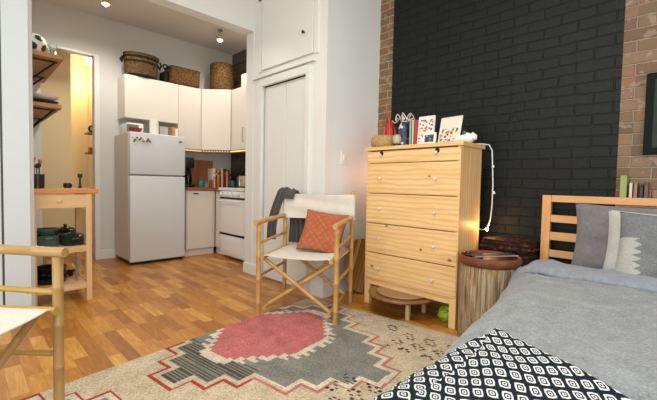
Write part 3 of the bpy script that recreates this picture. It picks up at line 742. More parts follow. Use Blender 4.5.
# green bag
b = MB(); t_ = bmesh.new(); bmesh.ops.create_icosphere(t_, subdivisions=4, radius=1)
for v in t_.verts:
    n = noise.noise(v.co*2.2)*.25+noise.noise(v.co*5)*.10
    v.co = Vector((v.co.x*.05*(1+n), v.co.y*.055*(1+n), max(.0, (v.co.z*.06)*(1+n)+.055)))
b._merge(t_); tag(b.build('plastic_bag', plain('lime_plastic', '86A81E', .3, var=.3, vs=25, bump=.5, bs=30), smooth=True, loc=(2.49, 1.26, 0)), 'crumpled lime green bag on the floor under the dresser', 'bag')
b = MB(); t_ = bmesh.new(); bmesh.ops.create_icosphere(t_, subdivisions=3, radius=1)
# round striped wooden board leaning behind the chair
o = thing('round_tabletop', 'round slatted wood tabletop leaning in the corner left of the dresser', 'tabletop', (2.60, 2.10, 0))
t_.free(); b.bm.free()
def m_slats():
    t = NT('striped_acacia'); v = t.coord(rot=(0, math.radians(-32), 0)); x, y, z = t.sep(v)
    k = t.math('FLOOR', t.math('DIVIDE', x, .022)); r_ = t.white(t.comb(k, 2.0, 1.0))
    c = t.ramp(r_, [(0, '7A5228'), (.35, 'AC7E46'), (.7, 'CBA262'), (1, 'DDBB7C')])
    n = t.noise(t.comb(t.math('MULTIPLY', x, 80), y, t.math('MULTIPLY', z, 5)), 1, 4)
    return t.done(t.mix(t.math('MULTIPLY', n, .35), c, lin('4A2E16')), .4)
M_ = Matrix.Translation((0, .05, .245)) @ Matrix.Rotation(math.radians(-10), 4, 'X')
bt = MB(); bt.lathe([(0, -.011), (.235, -.011), (.245, -.006), (.245, .006), (.235, .011), (0, .011)], seg=56, M=M_ @ Matrix.Rotation(PI/2, 4, 'X')); bt.build('board', m_slats(), o, True)
MB().box((-.16, .012, -.03), (.16, .03, .02), .003, M=M_).build('batten', sw_, o)

# ------------------------------------------------------------------ things on the dresser
ZT = 1.2885
t = thing('straw_basket', 'round flat straw basket on the dresser left end', 'basket', (2.47, 1.842, ZT))
MB().lathe([(0, 0), (.092, 0), (.106, .02), (.110, .05), (.104, .078), (.085, .095), (0, .102)], seg=40).build('basket_body', straw, t, 60)
t = thing('chilli_garland', 'bunch of red dried chillies standing behind the straw basket', 'dried chillies', (2.66, 1.925, ZT))
for i in range(15):
    a = random.random()*6.28; r_ = .012+.045*random.random(); h = .17+.13*random.random()
    p = [(r_*.95*math.cos(a), r_*.95*math.sin(a), h), (r_*1.1*math.cos(a), r_*1.1*math.sin(a), h*.72), (r_*math.cos(a+.4), r_*math.sin(a+.4), h*.4), (r_*.8*math.cos(a+.6), r_*.8*math.sin(a+.6), .004)]
    MB().tube(p, [.005, .013, .014, .004], 8).build('chilli', plain('chilli_%d' % (i % 3), ['B8281A', 'D23B22', '8E1C12'][i % 3], .3), t, True)
MB().tube([(0, 0, .0), (0, 0, .30)], .004, 6).build('stalk', plain('straw_stalk', 'C7B070', .7), t)
t = thing('gift_bottle', 'patterned bottle bag with curly white ribbon on the dresser', 'bottle bag', (2.50, 1.672, ZT))
tm = NT('navy_patterned_wrap'); v = tm.coord(); vo = tm.n.new('ShaderNodeTexVoronoi'); vo.inputs['Scale'].default_value = 45; tm.l.new(v, vo.inputs['Vector'])
wrap = tm.done(tm.ramp(tm.sep(vo.outputs['Color'])[0], [(0, '1B1F3A'), (.45, '3A2F5C'), (.6, 'D8CFC8'), (.72, '6A3F6A'), (.85, '24304A'), (1, 'C7A45A')], 'CONSTANT'), .4)
MB().lathe([(0, 0), (.045, 0), (.048, .02), (.045, .15), (.028, .19), (.02, .2), (.035, .235), (0, .23)], seg=20).build('wrap', wrap, t, True)
for k in range(5):
    a = k*1.26+.4
    MB().tube([(0.02*math.cos(a), .02*math.sin(a), .19)]+[((.03+.012*j)*math.cos(a+.25*j), (.03+.012*j)*math.sin(a+.25*j), .20+.045*math.sin(j*.9)+.008*j) for j in range(1, 7)], .0035, 6).build('ribbon', plain('ribbon_white', 'D9D6CC', .4), t, True)
t = thing('glass_jar', 'small glass jar with dark base in front of the patterned bottle bag', 'jar', (2.43, 1.69, ZT))
MB().lathe([(0, 0), (.03, 0), (.032, .02), (.0, .02)], seg=20).build('base', black_plastic, t, True)
MB().lathe([(.028, .02), (.036, .045), (.034, .07), (.02, .09), (0, .094)], seg=24).build('jar_glass', plain('pale_jar', 'A8A48C', .2, var=.4, vs=60), t, True)
for (y, w_, h, cc, lb) in ((1.612, .014, .205, '7DB08A', 'mint green thin book upright on the dresser'), (1.592, .010, .20, 'D7D0C0', 'cream thin book between mint and red books on the dresser'), (1.570, .014, .20, 'A8322A', 'red thin book upright beside the white framed print')):
    o = thing('book', lb, 'book', (2.47, y-.022, ZT), .12)
    MB().box((0, 0, 0), (.14, w_, h), .001).build('cover', plain('book_'+cc, cc, .5), o)
    MB().box((.002, .002, .003), (.1405, w_-.002, h-.003)).build('pages', plain('pages', 'E6DFCC', .8), o)
def picture(name, lb, loc, w, h, lean, rz, frame_m, art_m, fr=.012, th=.014, cat='picture'):
    """standing in the YZ plane, face towards -X"""
    o = thing(name, lb, cat, loc, rz)
    M = Matrix.Rotation(lean, 4, 'Y')
    b = MB()
    b.box((0, -w/2, 0), (th, w/2, fr), .002, M); b.box((0, -w/2, h-fr), (th, w/2, h), .002, M)
    b.box((0, -w/2, fr), (th, -w/2+fr, h-fr), 0, M); b.box((0, w/2-fr, fr), (th, w/2, h-fr), 0, M); b.build('frame', frame_m, o)
    MB().box((.004, -w/2+fr, fr), (.008, w/2-fr, h-fr), 0, M).build('print', art_m, o)
    b = MB(); b.box((th, -.02, .0), (th+.004, .02, h*.6), 0, Matrix.Translation((0.0, 0, 0)) @ M); b.build('back_strut', black_plastic, o)
    return o
def art(name, bg, cols, sc, thr):
    t = NT(name); v = t.coord(); vo = t.n.new('ShaderNodeTexVoronoi'); vo.inputs['Scale'].default_value = sc; t.l.new(v, vo.inputs['Vector'])
    a = t.sep(vo.outputs['Color']); stops = [(i/len(cols), c) for i, c in enumerate(cols)]
    c = t.ramp(a[0], stops, 'CONSTANT')
    z = t.sep(v)[2]
    f = t.math('MULTIPLY', t.math('LESS_THAN', vo.outputs['Distance'], .42), t.math('MULTIPLY', t.math('GREATER_THAN', z, thr[0]), t.math('LESS_THAN', z, thr[1])))
    return t.done(t.mix(f, lin(bg), c), .35)
wf = plain('white_frame', 'E7E4DE', .35)
picture('framed_print', 'white framed print with red and blue letters, tallest on the dresser', (2.49, 1.482, ZT), .135, .225, .10, 0, wf, art('letter_print', 'EDE9E0', ['C8442C', '2E3F6A', 'D98A2E', '3A3A3A', 'B83A5A'], 48, (.03, .20)), .008)
picture('photo_frame', 'small white photo frame standing in front of the letter print', (2.415, 1.405, ZT), .105, .082, .12, -.05, wf, art('photo_dark', '3A4152', ['1C2230', 'A9A9A0', '5A5F70', '2C2E38'], 60, (-1, 1)), .014)
picture('card', 'tilted white card with orange and brown drawing on the dresser', (2.49, 1.295, ZT), .175, .205, .22, -.12, wf, art('orange_drawing', 'DAD6C6', ['B86A38', '8C5A34', '4A5A4A', 'C98A50', '6B3A2A'], 40, (.01, .115)), .007, .006)
t = thing('green_jar', 'small dark green glass jar behind the tilted card', 'jar', (2.52, 1.185, ZT))
MB().lathe([(0, 0), (.02, 0), (.022, .05), (.015, .07), (.016, .085), (0, .085)], seg=18).build('jar_body', plain('green_glass', '24564A', .15), t, True)
# white coral / knotted cloth
b = MB()
b.tube([(0, .07, .03), (0, .04, .034), (0, 0, .036), (0, -.04, .034), (0, -.055, .03)], [.022, .029, .03, .03, .02], 16)
b.tube([(-.005, -.035, .045), (.0, -.048, .056), (.005, -.06, .045), (.003, -.065, .025)], [.016, .022, .02, .012], 12)
b.tube([(-.004, .0, .05), (.0, -.01, .064), (0, -.03, .06)], [.012, .016, .012], 12)
for v in b.bm.verts: v.co.z = max(0, v.co.z-.0065)
tag(b.build('rolled_cloth', plain('white_cloth', 'DDDCD6', .8, var=.1, vs=30, bump=.4), smooth=True, loc=(2.50, 1.165, ZT)), 'white rolled cloth at the right end of the dresser top', 'cloth')
# white cord with small bulbs beside the dresser
sl = thing('fairy_lights', 'white wire of fairy lights hanging down the dresser right side', 'string lights', (2.74, 1.09, 0))
pts = [(-.10, .08, 1.294), (-.05, .04, 1.296), (-.02, .0, 1.29), (0, -.015, 1.25), (.005, -.02, 1.15), (0, -.03, 1.0), (.012, -.025, .85), (.005, -.02, .75), (.0, -.0, .675)]
MB().tube(pts, .0045, 8).build('wire', plain('white_wire', 'D8D8D4', .4), sl, True)
for p in ((.0, -.02, 1.12), (.004, -.032, .93)):
    MB().lathe([(0, 0), (.010, .006), (.008, .02), (0, .028)], (p[0], p[1]-.006, p[2]), 10).build('bulb_cap', plain('white_cap', 'DADAD6', .3), sl, True)
MB().lathe([(0, -.012), (.009, -.006), (.010, .004), (0, .014)], (.0, .0, .672), 10).build('lit_bulb', emit('fairy_glow', 'FFB050', 60), sl, True)
MB().lathe([(0, -.012), (.009, -.006), (.010, .004), (0, .014)], (.06, .91, 1.08), 10).build('lit_bulb', bpy.data.materials['fairy_glow'], sl, True)
MB().tube([(.03, .2, .68), (.05, .6, .72), (.06, .88, .9), (.06, .91, 1.07)], .003, 6).build('rear_wire', plain('white_wire', 'D8D8D4', .4), sl, True)
MB().tube([(0, 0, .672), (.02, .05, .665), (.03, .2, .68)], .003, 6).build('tail_wire', plain('white_wire', 'D8D8D4', .4), sl, True)

# ------------------------------------------------------------------ stump side table + tray
ts = NT('split_bark_wood'); v = ts.coord(scale=(26, 26, 2.2)); n = ts.noise(v, 1.1, 6, .75, 1.8); n2 = ts.noise(ts.coord(scale=(60, 60, 4)), 1, 4, .7)
f = ts.math('MULTIPLY_ADD', n2, .45, ts.math('MULTIPLY', n, .6))
colr = ts.ramp(f, [(.36, '2E2014'), (.45, '755636'), (.53, 'A58860'), (.60, 'B8AC9A'), (.72, '8A7048')]); ts.bump(f, 1, .02); stump_m = ts.done(colr, .75)
o = thing('log_side_table', 'upright log used as a side table between dresser and bed', 'side table', (2.375, .925, 0))
def wobf(a, z): return 1+.022*math.sin(7*a+1)+.014*math.sin(17*a+z*4)+.010*noise.noise(Vector((math.cos(a)*3, math.sin(a)*3, z*2)))
MB().lathe([(0, 0), (.168, 0)]+[(.170, .49*k/12) for k in range(1, 13)]+[(.16, .495), (0, .496)], seg=120, wob=wobf).build('log', stump_m, o, 60)
tray_w = wood('red_brown_tray_wood', [(.2, '3E1D0E'), (.5, '6E3A1F'), (.8, '8E5230')], 'X', 8, 10, .45)
o = thing('wooden_tray', 'round reddish wooden tray on top of the log side table', 'tray', (2.375, .925, .497))
MB().lathe([(0, 0), (.172, 0), (.184, .010), (.188, .03), (.185, .052), (.177, .056), (.169, .050), (.166, .020), (0, .018)], seg=56).build('bowl', tray_w, o, True)
o = thing('magazine', 'dark folded magazine lying across the wooden tray', 'magazine', (2.36, .90, .556), -.55)
MB().box((-.16, -.05, 0), (.15, .05, .006), .001).build('cover', plain('magazine_dark', '24252B', .6, var=.5, vs=40), o)
MB().box((-.158, -.0515, .001), (.148, .049, .005)).build('pages', plain('magazine_pages', 'B6ACBC', .5), o)
o = thing('sunglasses', 'black sunglasses in the wooden tray', 'sunglasses', (2.30, .99, .519), .4)
for s_ in (-1, 1):
    MB().lathe([(0, 0), (.024, 0), (.026, .003), (.022, .006), (0, .007)], seg=20, M=Matrix.Translation((0, s_*.032, .025)) @ Matrix.Rotation(PI/2-.4, 4, 'Y')).build('lens', plain('black_lens', '0A0B0D', .08), o, True)
    MB().tube([(0, s_*.058, .03), (.06, s_*.06, .02), (.12, s_*.05, .004)], .003, 6).build('temple', black_plastic, o, True)
MB().tube([(0, -.01, .03), (0, 0, .034), (0, .01, .03)], .003, 6).build('bridge', black_plastic, o, True)
tag(MB().tube([(2.33+.08*math.cos(.4*k), 1.0+.04*math.sin(.55*k), .523+.002*(k % 3)) for k in range(14)], .004, 6).build('beaded_necklace', plain('dark_beads', '2F3434', .3), smooth=True), 'dark beaded necklace coiled in the wooden tray', 'necklace')

# dark wicker hamper behind the log
o = thing('wicker_hamper', 'dark brown wicker hamper between the dresser and the headboard', 'hamper', (2.765, .938, 0))
def hamp(u, v):
    a = 2*PI*u; cx, sx = math.cos(a), math.sin(a); p = .35
    R_ = 1-.06*v+.010*math.sin(36*PI*v+6*math.sin(2*a*6))
    return (.115*R_*math.copysign(abs(cx)**p, cx), .180*R_*math.copysign(abs(sx)**p, sx), .56*v)
b = MB(); b.grid(hamp, 72, 60, closed_u=True)
b.build('basket_body', wicker_dark, o, 60)
b = MB()
def lidf(u, v):
    a = 2*PI*u; cx, sx = math.cos(a), math.sin(a); p = .35
    R_ = .955*(1-(max(0, v-.25)/.75)) if v > .25 else .955-.0*v
    z = .56+.055*math.sin(PI/2*min(1, v/.25)) if v <= .25 else .615+.012*math.sin(PI/2*(v-.25)/.75)
    if v <= .25: R_ = .955-.045*(1-math.cos(PI/2*v/.25))
    else: R_ = .91*(1-(v-.25)/.75)
    return (.115*R_*math.copysign(abs(cx)**p, cx), .180*R_*math.copysign(abs(sx)**p, sx), z)
b.grid(lidf, 72, 24, closed_u=True); b.build('lid', wicker_dark, o, 60)
for z, r_ in ((.555, .012), (.30, .010)):
    b = MB(); q = []
    for k in range(60):
        x_, y_, _ = hamp(k/60, z/.56*.99); q.append((x_*1.04, y_*1.03, z+.004*math.sin(k*1.7)))
    b.tube(q, r_, 8, closed=True); b.build('braided_band', wicker_dark, o, True)

# ------------------------------------------------------------------ bed
bd = thing('bed_frame', 'pine bed frame with a slatted headboard against the brick wall', 'bed', (2.8, 0, 0))
for y in (.698, -.75):
    MB().box((-.0, y, 0), (.04, y+.052, .937), .003).build('headboard_post', bed_z, bd)
for (a, b_, n_) in ((.893, .937, 'top_rail'), (.757, .805, 'headboard_slat'), (.637, .691, 'headboard_slat'), (.523, .570, 'headboard_slat')):
    MB().box((.008, -.698, a), (.03, .698, b_), .002).build(n_, bed_y, bd)
for y in (.50, -.53): MB().box((-2.17, y, .12), (-.0, y+.03, .25), .003).build('side_rail', wood('bed_side', bed_stops, 'X', 8, 12, .45) if y > 0 else bpy.data.materials['bed_side'], bd)
MB().box((-2.20, -.56, .12), (-2.17, .56, .25), .003).build('foot_rail', bed_y, bd)
for y in (.49, -.54): MB().box((-2.20, y, 0), (-2.15, y+.05, .26), .003).build('leg', bed_z, bd)
mt = MB().box((.66, -.56, .252), (2.79, .49, .44), .05, seg=4).build('mattress', sheet_grey, smooth=True)
tag(mt, 'mattress hidden under the grey bedding on the pine bed', 'mattress')

EB = [(.6, .525), (1.0, .53), (1.2, .565), (1.5, .60), (1.8, .64), (2.0, .68), (2.18, .722), (2.6, .745), (3, .745)]
def e_of(b):
    for (b0, e0), (b1, e1) in zip(EB, EB[1:]):
        if b <= b1:
            t = max(0, min(1, (b-b0)/(b1-b0))); return e0+(e1-e0)*t
    return EB[-1][1]
def bedsurf(s, b, off=0, wr=1.0):
    """s: arc length from the start of the left rounded edge; negative hangs down"""
    r = .12; zt = .48+.012*max(0, min(1, (b-1.2)/1.2)); e = e_of(b); q = PI*r/2
    if s < 0: y = e+.025*min(1, -s/.3); z = zt-r+s; nx, nz = 1, 0
    elif s < q: th = s/r; y = e-r+r*math.cos(th); z = zt-r+r*math.sin(th); nx, nz = math.cos(th), math.sin(th)
    else: y = e-r-(s-q); z = zt; nx, nz = 0, 1
    w = wr*(.014*noise.noise(Vector((y*3+5, b*3, 1)))+.007*noise.noise(Vector((y*9, b*8, 4))) + (.018*noise.noise(Vector((b*7, s*2, 9))) if s < .1 else .0))
    z += .02*math.cos(max(-1, min(1, y/.8))*PI/2) if s > q else 0
    return Vector((b, y+nx*(off+w), max(.012, z+nz*(off+w))))
def blanket(name, b0, b1, s0, s1, off, m, lb, cat, nb=90, ns=90, edge=None, th=.010, wr=1.0, uvfn=None, parent=None):
    b = MB(); uvl = {}
    def mk(o_):
        def f(u, v):
            s = s0+(s1-s0)*u; bb1 = edge(s) if edge else b1; bb = b0+(bb1-b0)*v
            return bedsurf(s, bb, o_, wr)
        return f
    A = b.grid(mk(off+th), ns, nb); B = b.grid(mk(off), ns, nb)
    nu, nv = ns, nb
    for i in range(nu):
        for j in (0, nv): b.bm.faces.new([A[i][j], A[i+1][j], B[i+1][j], B[i][j]])
    for j in range(nv):
        for i in (0, nu): b.bm.faces.new([A[i][j], A[i][j+1], B[i][j+1], B[i][j]])
    if uvfn:
        b.bm.verts.index_update(); ul = b.bm.loops.layers.uv.new('UVMap')
        par = {}
        for G in (A, B):
            for i in range(nu+1):
                s = s0+(s1-s0)*i/nu; bb1 = edge(s) if edge else b1
                for j in range(nv+1): par[G[i][j]] = uvfn(s, b0+(bb1-b0)*j/nv)
        for f in b.bm.faces:
            for l in f.loops: l[ul].uv = par[l.vert]
    o = b.build(name, m, parent, 70)
    if lb: tag(o, lb, cat)
    return o
# fitted duvet (blue grey) underneath, wool blanket over it, fold band on top
blanket('duvet', .60, 2.66, -.14, 1.15, .004, duvet_grey, 'blue-grey cotton duvet with its fold showing above the wool blanket', 'duvet')
blanket('wool_blanket', .575, 2.2, -.26, 1.2, .018, wool, 'heathered grey wool blanket covering most of the bed', 'blanket', 110, 120, edge=lambda s: 2.27-.24*s-.02*math.sin(s*6))
# folded-over duvet band: thick soft roll
b = MB()
def fold(u, v):
    s = -.13+1.25*u; a = 2*PI*v
    bc = 2.445-.30*s+.012*math.sin(s*9); hw = .165-.07*s+.012*math.sin(s*5+1)
    base = bedsurf(s, bc, 0, .0); bb = bc+hw*math.cos(a)
    h = .032*(1+.3*noise.noise(Vector((s*8, a, 2))))*abs(math.sin(a))**.6*math.copysign(1, math.sin(a))
    p = bedsurf(s, bb, .030+max(h, -.008)+.010*noise.noise(Vector((s*5, bb*14, 3))), 1.0); return p
b.grid(lambda u, v: fold(u, v), 120, 40); fo = b.build('folded_cuff', duvet_grey, [x for x in bpy.data.objects if x.name == 'duvet'][0], 70)

# patterned throw
def m_throw():
    t = NT('navy_white_diamond_weave'); u = t.n.new('ShaderNodeUVMap'); u.uv_map = 'UVMap'
    x, y, z = t.sep(u.outputs[0])
    wv = t.math('MULTIPLY', t.math('SUBTRACT', t.noise(u.outputs[0], .35, 3), .5), .35)
    x = t.math('ADD', x, wv); y = t.math('ADD', y, wv)
    col = t.math('FLOOR', x)
    yy = t.math('ADD', y, t.math('MULTIPLY', t.math('SINE', t.math('MULTIPLY', col, .9)), .12))
    fx = t.math('ABSOLUTE', t.math('SUBTRACT', t.math('FRACT', x), .5))
    fy = t.math('ABSOLUTE', t.math('SUBTRACT', t.math('FRACT', yy), .5))
    d = t.math('MULTIPLY_ADD', t.math('ADD', fx, fy), .16, t.math('MULTIPLY', t.math('MAXIMUM', fx, fy), .84))
    n = t.noise(t.coord(), 220, 2)
    d = t.math('ADD', d, t.math('MULTIPLY', t.math('SUBTRACT', n, .5), .06))
    c = t.ramp(d, [(0, '1A252E'), (.06, 'CDD2D4'), (.15, '18222B'), (.25, 'D8DCDD'), (.375, '18222B')], 'CONSTANT')
    t.bump(n, .3, .003)
    return t.done(c, .95, spec=.15)
def tedge(s):
    # square corner of the throw lies near the rounded bed edge
    sa = .205
    return 1.185-.64*(s-sa) if s > sa else max(.66, 1.185-1.8*(sa-s))
def tuv(s, b):
    y = -s; a = math.radians(27)
    return ((y*math.cos(a)+b*math.sin(a)*-1)*(1/.0295), (y*math.sin(a)+b*math.cos(a))*(1/.050))
blanket('patterned_throw', .57, 1.27, -.30, .80, .036, m_throw(), 'navy and white geometric throw draped over the foot of the bed', 'throw blanket', 110, 220, edge=tedge, th=.006, uvfn=tuv)

# pillows
def pillow(name, w, h, t_, m, parent=None, n=28, soft=.5, crumple=.012, uvm=True, seed=0):
    b = MB()
    def f(side):
        def g(u, v):
            x, y = 2*u-1, 2*v-1
            px = x*(w/2)*(1-.07*(1-y*y)) ; py = y*(h/2)*(1-.07*(1-x*x))
            k = max(0, (1-abs(x)**2.6)*(1-abs(y)**2.6))**soft
            z = side*t_/2*k+side*k*(crumple*2*noise.noise(Vector((x*2.5+seed, y*2.5, side+seed)))+crumple*.9*noise.noise(Vector((x*3+seed, y*8, side+seed)))*(1.2-k))
            return Vector((px, z, py+h/2))
        return g
    A = b.grid(f(-1), n, n); B = b.grid(f(1), n, n)
    ul = b.bm.loops.layers.uv.new('UVMap'); par = {}
    for G in (A, B):
        for i in range(n+1):
            for j in range(n+1): par[G[i][j]] = (i/n, j/n)
    for fc in b.bm.faces:
        for l in fc.loops: l[ul].uv = par[l.vert]
    bmesh.ops.remove_doubles(b.bm, verts=b.bm.verts[:], dist=1e-5)
    return b.build(name, m, parent, True)
def place(o, loc, lean, yaw, roll=0):
    o.rotation_mode = 'XYZ'
    o.matrix_world = Matrix.Translation(loc) @ Matrix.Rotation(yaw, 4, 'Z') @ Matrix.Rotation(lean, 4, 'X') @ Matrix.Rotation(roll, 4, 'Y')
# local: width X, thickness Y (front = -Y), height Z.  rotate yaw so front faces -X world => yaw = -90deg
p1 = pillow('pillow', .66, .44, .17, pillow_grey, seed=3); place(p1, (2.60, .21, .47), math.radians(-14), -PI/2)
tag(p1, 'dark grey cotton pillow leaning on the headboard', 'pillow')
p1b = pillow('pillow', .66, .42, .15, pillow_grey, seed=8); place(p1b, (2.60, -.48, .47), math.radians(-14), -PI/2)
tag(p1b, 'grey pillow on the far side of the headboard, beyond the picture edge', 'pillow')
p2 = pillow('pillow', .50, .42, .14, linen_light, seed=5); place(p2, (2.43, .12, .468), math.radians(-16), -PI/2-.12)
tag(p2, 'light grey linen pillow peeking out behind the fringed cushion', 'pillow')
def m_fringe():
    t = NT('two_tone_fringed_wool'); u = t.n.new('ShaderNodeUVMap'); u.uv_map = 'UVMap'
    x, y, z = t.sep(u.outputs[0])
    tooth = t.math('ABSOLUTE', t.math('SUBTRACT', t.math('FRACT', t.math('MULTIPLY', y, 11)), .5))
    nz = t.noise(t.comb(x, t.math('MULTIPLY', y, 9)), 1.5, 2)
    lim = t.math('MULTIPLY_ADD', tooth, .16, t.math('MULTIPLY_ADD', nz, .12, t.math('MULTIPLY_ADD', y, -.12, .16)))
    lo = t.math('LESS_THAN', t.math('ABSOLUTE', t.math('SUBTRACT', y, .38)), .25)
    edge_l = t.math('MULTIPLY', t.math('LESS_THAN', x, lim), lo)
    n = t.noise(t.coord(), 180, 3, .7)
    dark = t.ramp(n, [(.3, '5F6264'), (.7, '8C9092')]); light = t.ramp(n, [(.3, '9A9C96'), (.7, 'BBBCB6')])
    c = t.mix(edge_l, dark, light)
    t.bump(n, .6, .005); return t.done(c, .95, spec=.1)
p3 = pillow('cushion', .46, .40, .15, m_fringe(), seed=1); place(p3, (2.31, .075, .492), math.radians(-20), -PI/2-.10)
tag(p3, 'grey woven cushion with pale jagged fringe in front of the pillows', 'cushion')

# ledge and books behind the headboard, picture on the wall
wall('trim_9', (2.845, -.7, .88), (2.918, .36, .905), bed_y)
for (y, w_, h, cc, lb) in ((.312, .032, .165, '8C9A56', 'olive green book behind the headboard, tallest there'), (.285, .014, .12, 'C8C3B4', 'cream book behind the headboard beside the green one'), (.262, .016, .125, '8A6A4A', 'brown book behind the headboard'), (.236, .014, .11, '23221F', 'black book behind the headboard'), (.212, .018, .125, '5A4030', 'dark brown book last in the row behind the headboard')):
    o = thing('book', lb, 'book', (2.86, y, .906), group='books on the ledge behind the headboard')
    MB().box((0, 0, 0), (.05, w_, h), .001).build('cover', plain('ledge_'+cc, cc, .6), o)
    MB().box((-.0005, .003, h*.15), (.001, w_-.003, h*.85)).build('spine_label', plain('ledge_l'+cc, cc, .4, var=.4, vs=90), o)
o = thing('wall_picture', 'dark framed picture hanging on the bare brick at the right', 'picture', (2.905, .075, 1.195))
MB().box((-.012, -.19, 0), (.010, .175, .48), .003).build('frame', plain('dark_green_frame', '0C1511', .75, spec=.2), o)
MB().box((-.0135, -.15, .04), (-.012, .135, .44)).build('print', plain('green_art', '1F332A', .8, var=.5, vs=14), o)

# ------------------------------------------------------------------ bamboo director chairs
def cane(pts, r, nodes=.17, seg=12, taper=0, ph=0):
    """one bamboo cane with swollen joints"""
    a, b_ = Vector(pts[0]), Vector(pts[1]); L = (b_-a).length; b = MB()
    ts = [0]; rs = [r]
    k = ph or nodes*.6
    while k < L-.01:
        for d_, m_ in ((-.008, 1.0), (-.003, 1.13), (0, 1.02), (.003, 1.11), (.008, .98)):
            ts.append((k+d_)/L); rs.append(r*m_*(1-taper*(k/L)))
        k += nodes*random.uniform(.85, 1.15)
    ts.append(1); rs.append(r*(1-taper))
    # a tube along local Z so the grain runs along the cane
    b.tube([(0, 0, t_*L) for t_ in ts], rs, seg)
    q = (b_-a).to_track_quat('Z', 'Y'); return b, Matrix.Translation(a) @ q.to_matrix().to_4x4()
def director_chair(loc, rz, label, m, m_rail, W=.585, D=.575, r=.018, arm_z=.695, seat_z=.445, back=.912, tall=True, fr=.06):
    """local: +Y to the back of the chair, X across, origin on the floor between the legs"""
    o = thing('bamboo_chair', label, 'chair', loc, rz, None)
    def add(nm, p0, p1, rr, mm, **k):
        b, M = cane((p0, p1), rr, **k); ob = b.build(nm, mm, o, 35); ob.matrix_local = M; return ob
    w = W/2; d = D/2
    for sx in (-1, 1):
        add('leg', (sx*w, -d, 0), (sx*w, -d, arm_z-.016), r, m)
        add('leg', (sx*w, d, 0), (sx*w, d, back if tall else arm_z), r*.95, m)
        add('armrest', (sx*w, -d-fr, arm_z), (sx*w, d+.0, arm_z+.015), r*1.04, m, nodes=.2)
        add('side_rail', (sx*w, -d, arm_z-.155), (sx*w, d, arm_z-.135), r*.62, m_rail, nodes=.2)
        add('side_rail', (sx*w, -d, .30), (sx*w, d, .30), r*.62, m_rail, nodes=.2)
        add('seat_rail', (sx*(w-.035), -d-.02, seat_z), (sx*(w-.035), d+.01, seat_z), r*.85, m_rail)
        add('foot_rail', (sx*(w-.05), -d-.005, .07), (sx*(w-.05), d+.02, .07), r*.75, m_rail)
    for y, k in ((-d+.035, 0), (d-.02, 0)):
        add('cross_brace', (-w+.03, y, seat_z-.02), (w-.05, y, .075), r*.8, m)
        add('cross_brace', (w-.03, y+.03, seat_z-.02), (-w+.05, y+.03, .075), r*.8, m)
    # seat canvas
    b = MB()
    def sf(off):
        def f(u, v):
            x = (2*u-1)*(w-.03); e = abs(2*u-1)
            z = seat_z+.018-.020*(1-e**3)-(.03*max(0, (e-.9)/.1))
            return Vector((x*1.0+(.012*(1 if x > 0 else -1) if e > .92 else 0), -d-.01+(D+.01)*v+.0, z+off))
        return f
    A = b.grid(sf(0.004), 30, 14); B = b.grid(sf(0), 30, 14)
    for i in range(30):
        for j in (0, 14): b.bm.faces.new([A[i][j], A[i+1][j], B[i+1][j], B[i][j]])
    for j in range(14):
        for i in (0, 30): b.bm.faces.new([A[i][j], A[i][j+1], B[i][j+1], B[i][j]])
    b.build('seat_canvas', canvas, o, 50)
    # back canvas wrapped around the two rear posts
    b = MB(); z0, z1 = arm_z-.005, back-.012; NX = 24
    def loopxy(u, v):
        k = u*2*(NX+4)
        k = k % (2*(NX+4))
        def bow(x): return .016*(1-(x/w)**2)*(1 if v < .9 else .8)+.004*math.sin(v*11+x*6)
        if k <= NX: x = -w+2*w*k/NX; return x, d-.025+bow(x)
        if k <= NX+4: a_ = -PI/2+PI*(k-NX)/4; return w+.025*math.cos(a_), d+.025*math.sin(a_)
        if k <= 2*NX+4: x = w-2*w*(k-NX-4)/NX; return x, d-.0+.025*abs(x/w)**6+bow(x)*.9
        a_ = PI/2+PI*(k-2*NX-4)/4; return -w+.025*math.cos(a_), d+.025*math.sin(a_)
    def bf(u, v):
        x, y = loopxy(u, v); sag = .010*(1-min(1, abs(x)/w)**2)
        return Vector((x, y, z0+(z1-z0)*v-sag*v))
    b.grid(bf, 2*(NX+4), 16, closed_u=True)
    b.build('back_canvas', canvas, o, 70)
    if tall:
        for sx in (-1, 1):
            MB().lathe([(r*.98, back), (r*.9, back+.012), (r*.4, back+.016), (0, back+.016)], (sx*w, d, 0), 14).build('post_cap', m, o, True)
    return o
rz1 = math.atan2(-.86, .51)   # local +Y -> (.86,.51)
bx, by = .863, .505
FRL = Vector((1.683, 1.998, 0)); ctr = FRL+Vector((bx, by, 0))*.26
chA = director_chair(ctr, -math.atan2(bx, by), 'bamboo director chair in the middle of the room with an orange cushion', bamboo, bamboo, D=.52)
rzA = -math.atan2(bx, by)
MA = Matrix.Translation(ctr) @ Matrix.Rotation(rzA, 4, 'Z')
for k_, zz in enumerate((.012,)):
    pass
# near chair, cut by the left picture edge
dn = Vector((-.68, .733, 0)); wn = Vector((-.733, -.68, 0))
PB = Vector((.262, 1.735, 0)); ctrB = PB+dn*.2875+wn*.295
director_chair(ctrB, -math.atan2(dn.x, dn.y), 'weathered bamboo director chair nearest the camera, cut by the left edge', bamboo_old, bamboo_yellow, arm_z=.697, seat_z=.48, r=.0185, fr=.03)

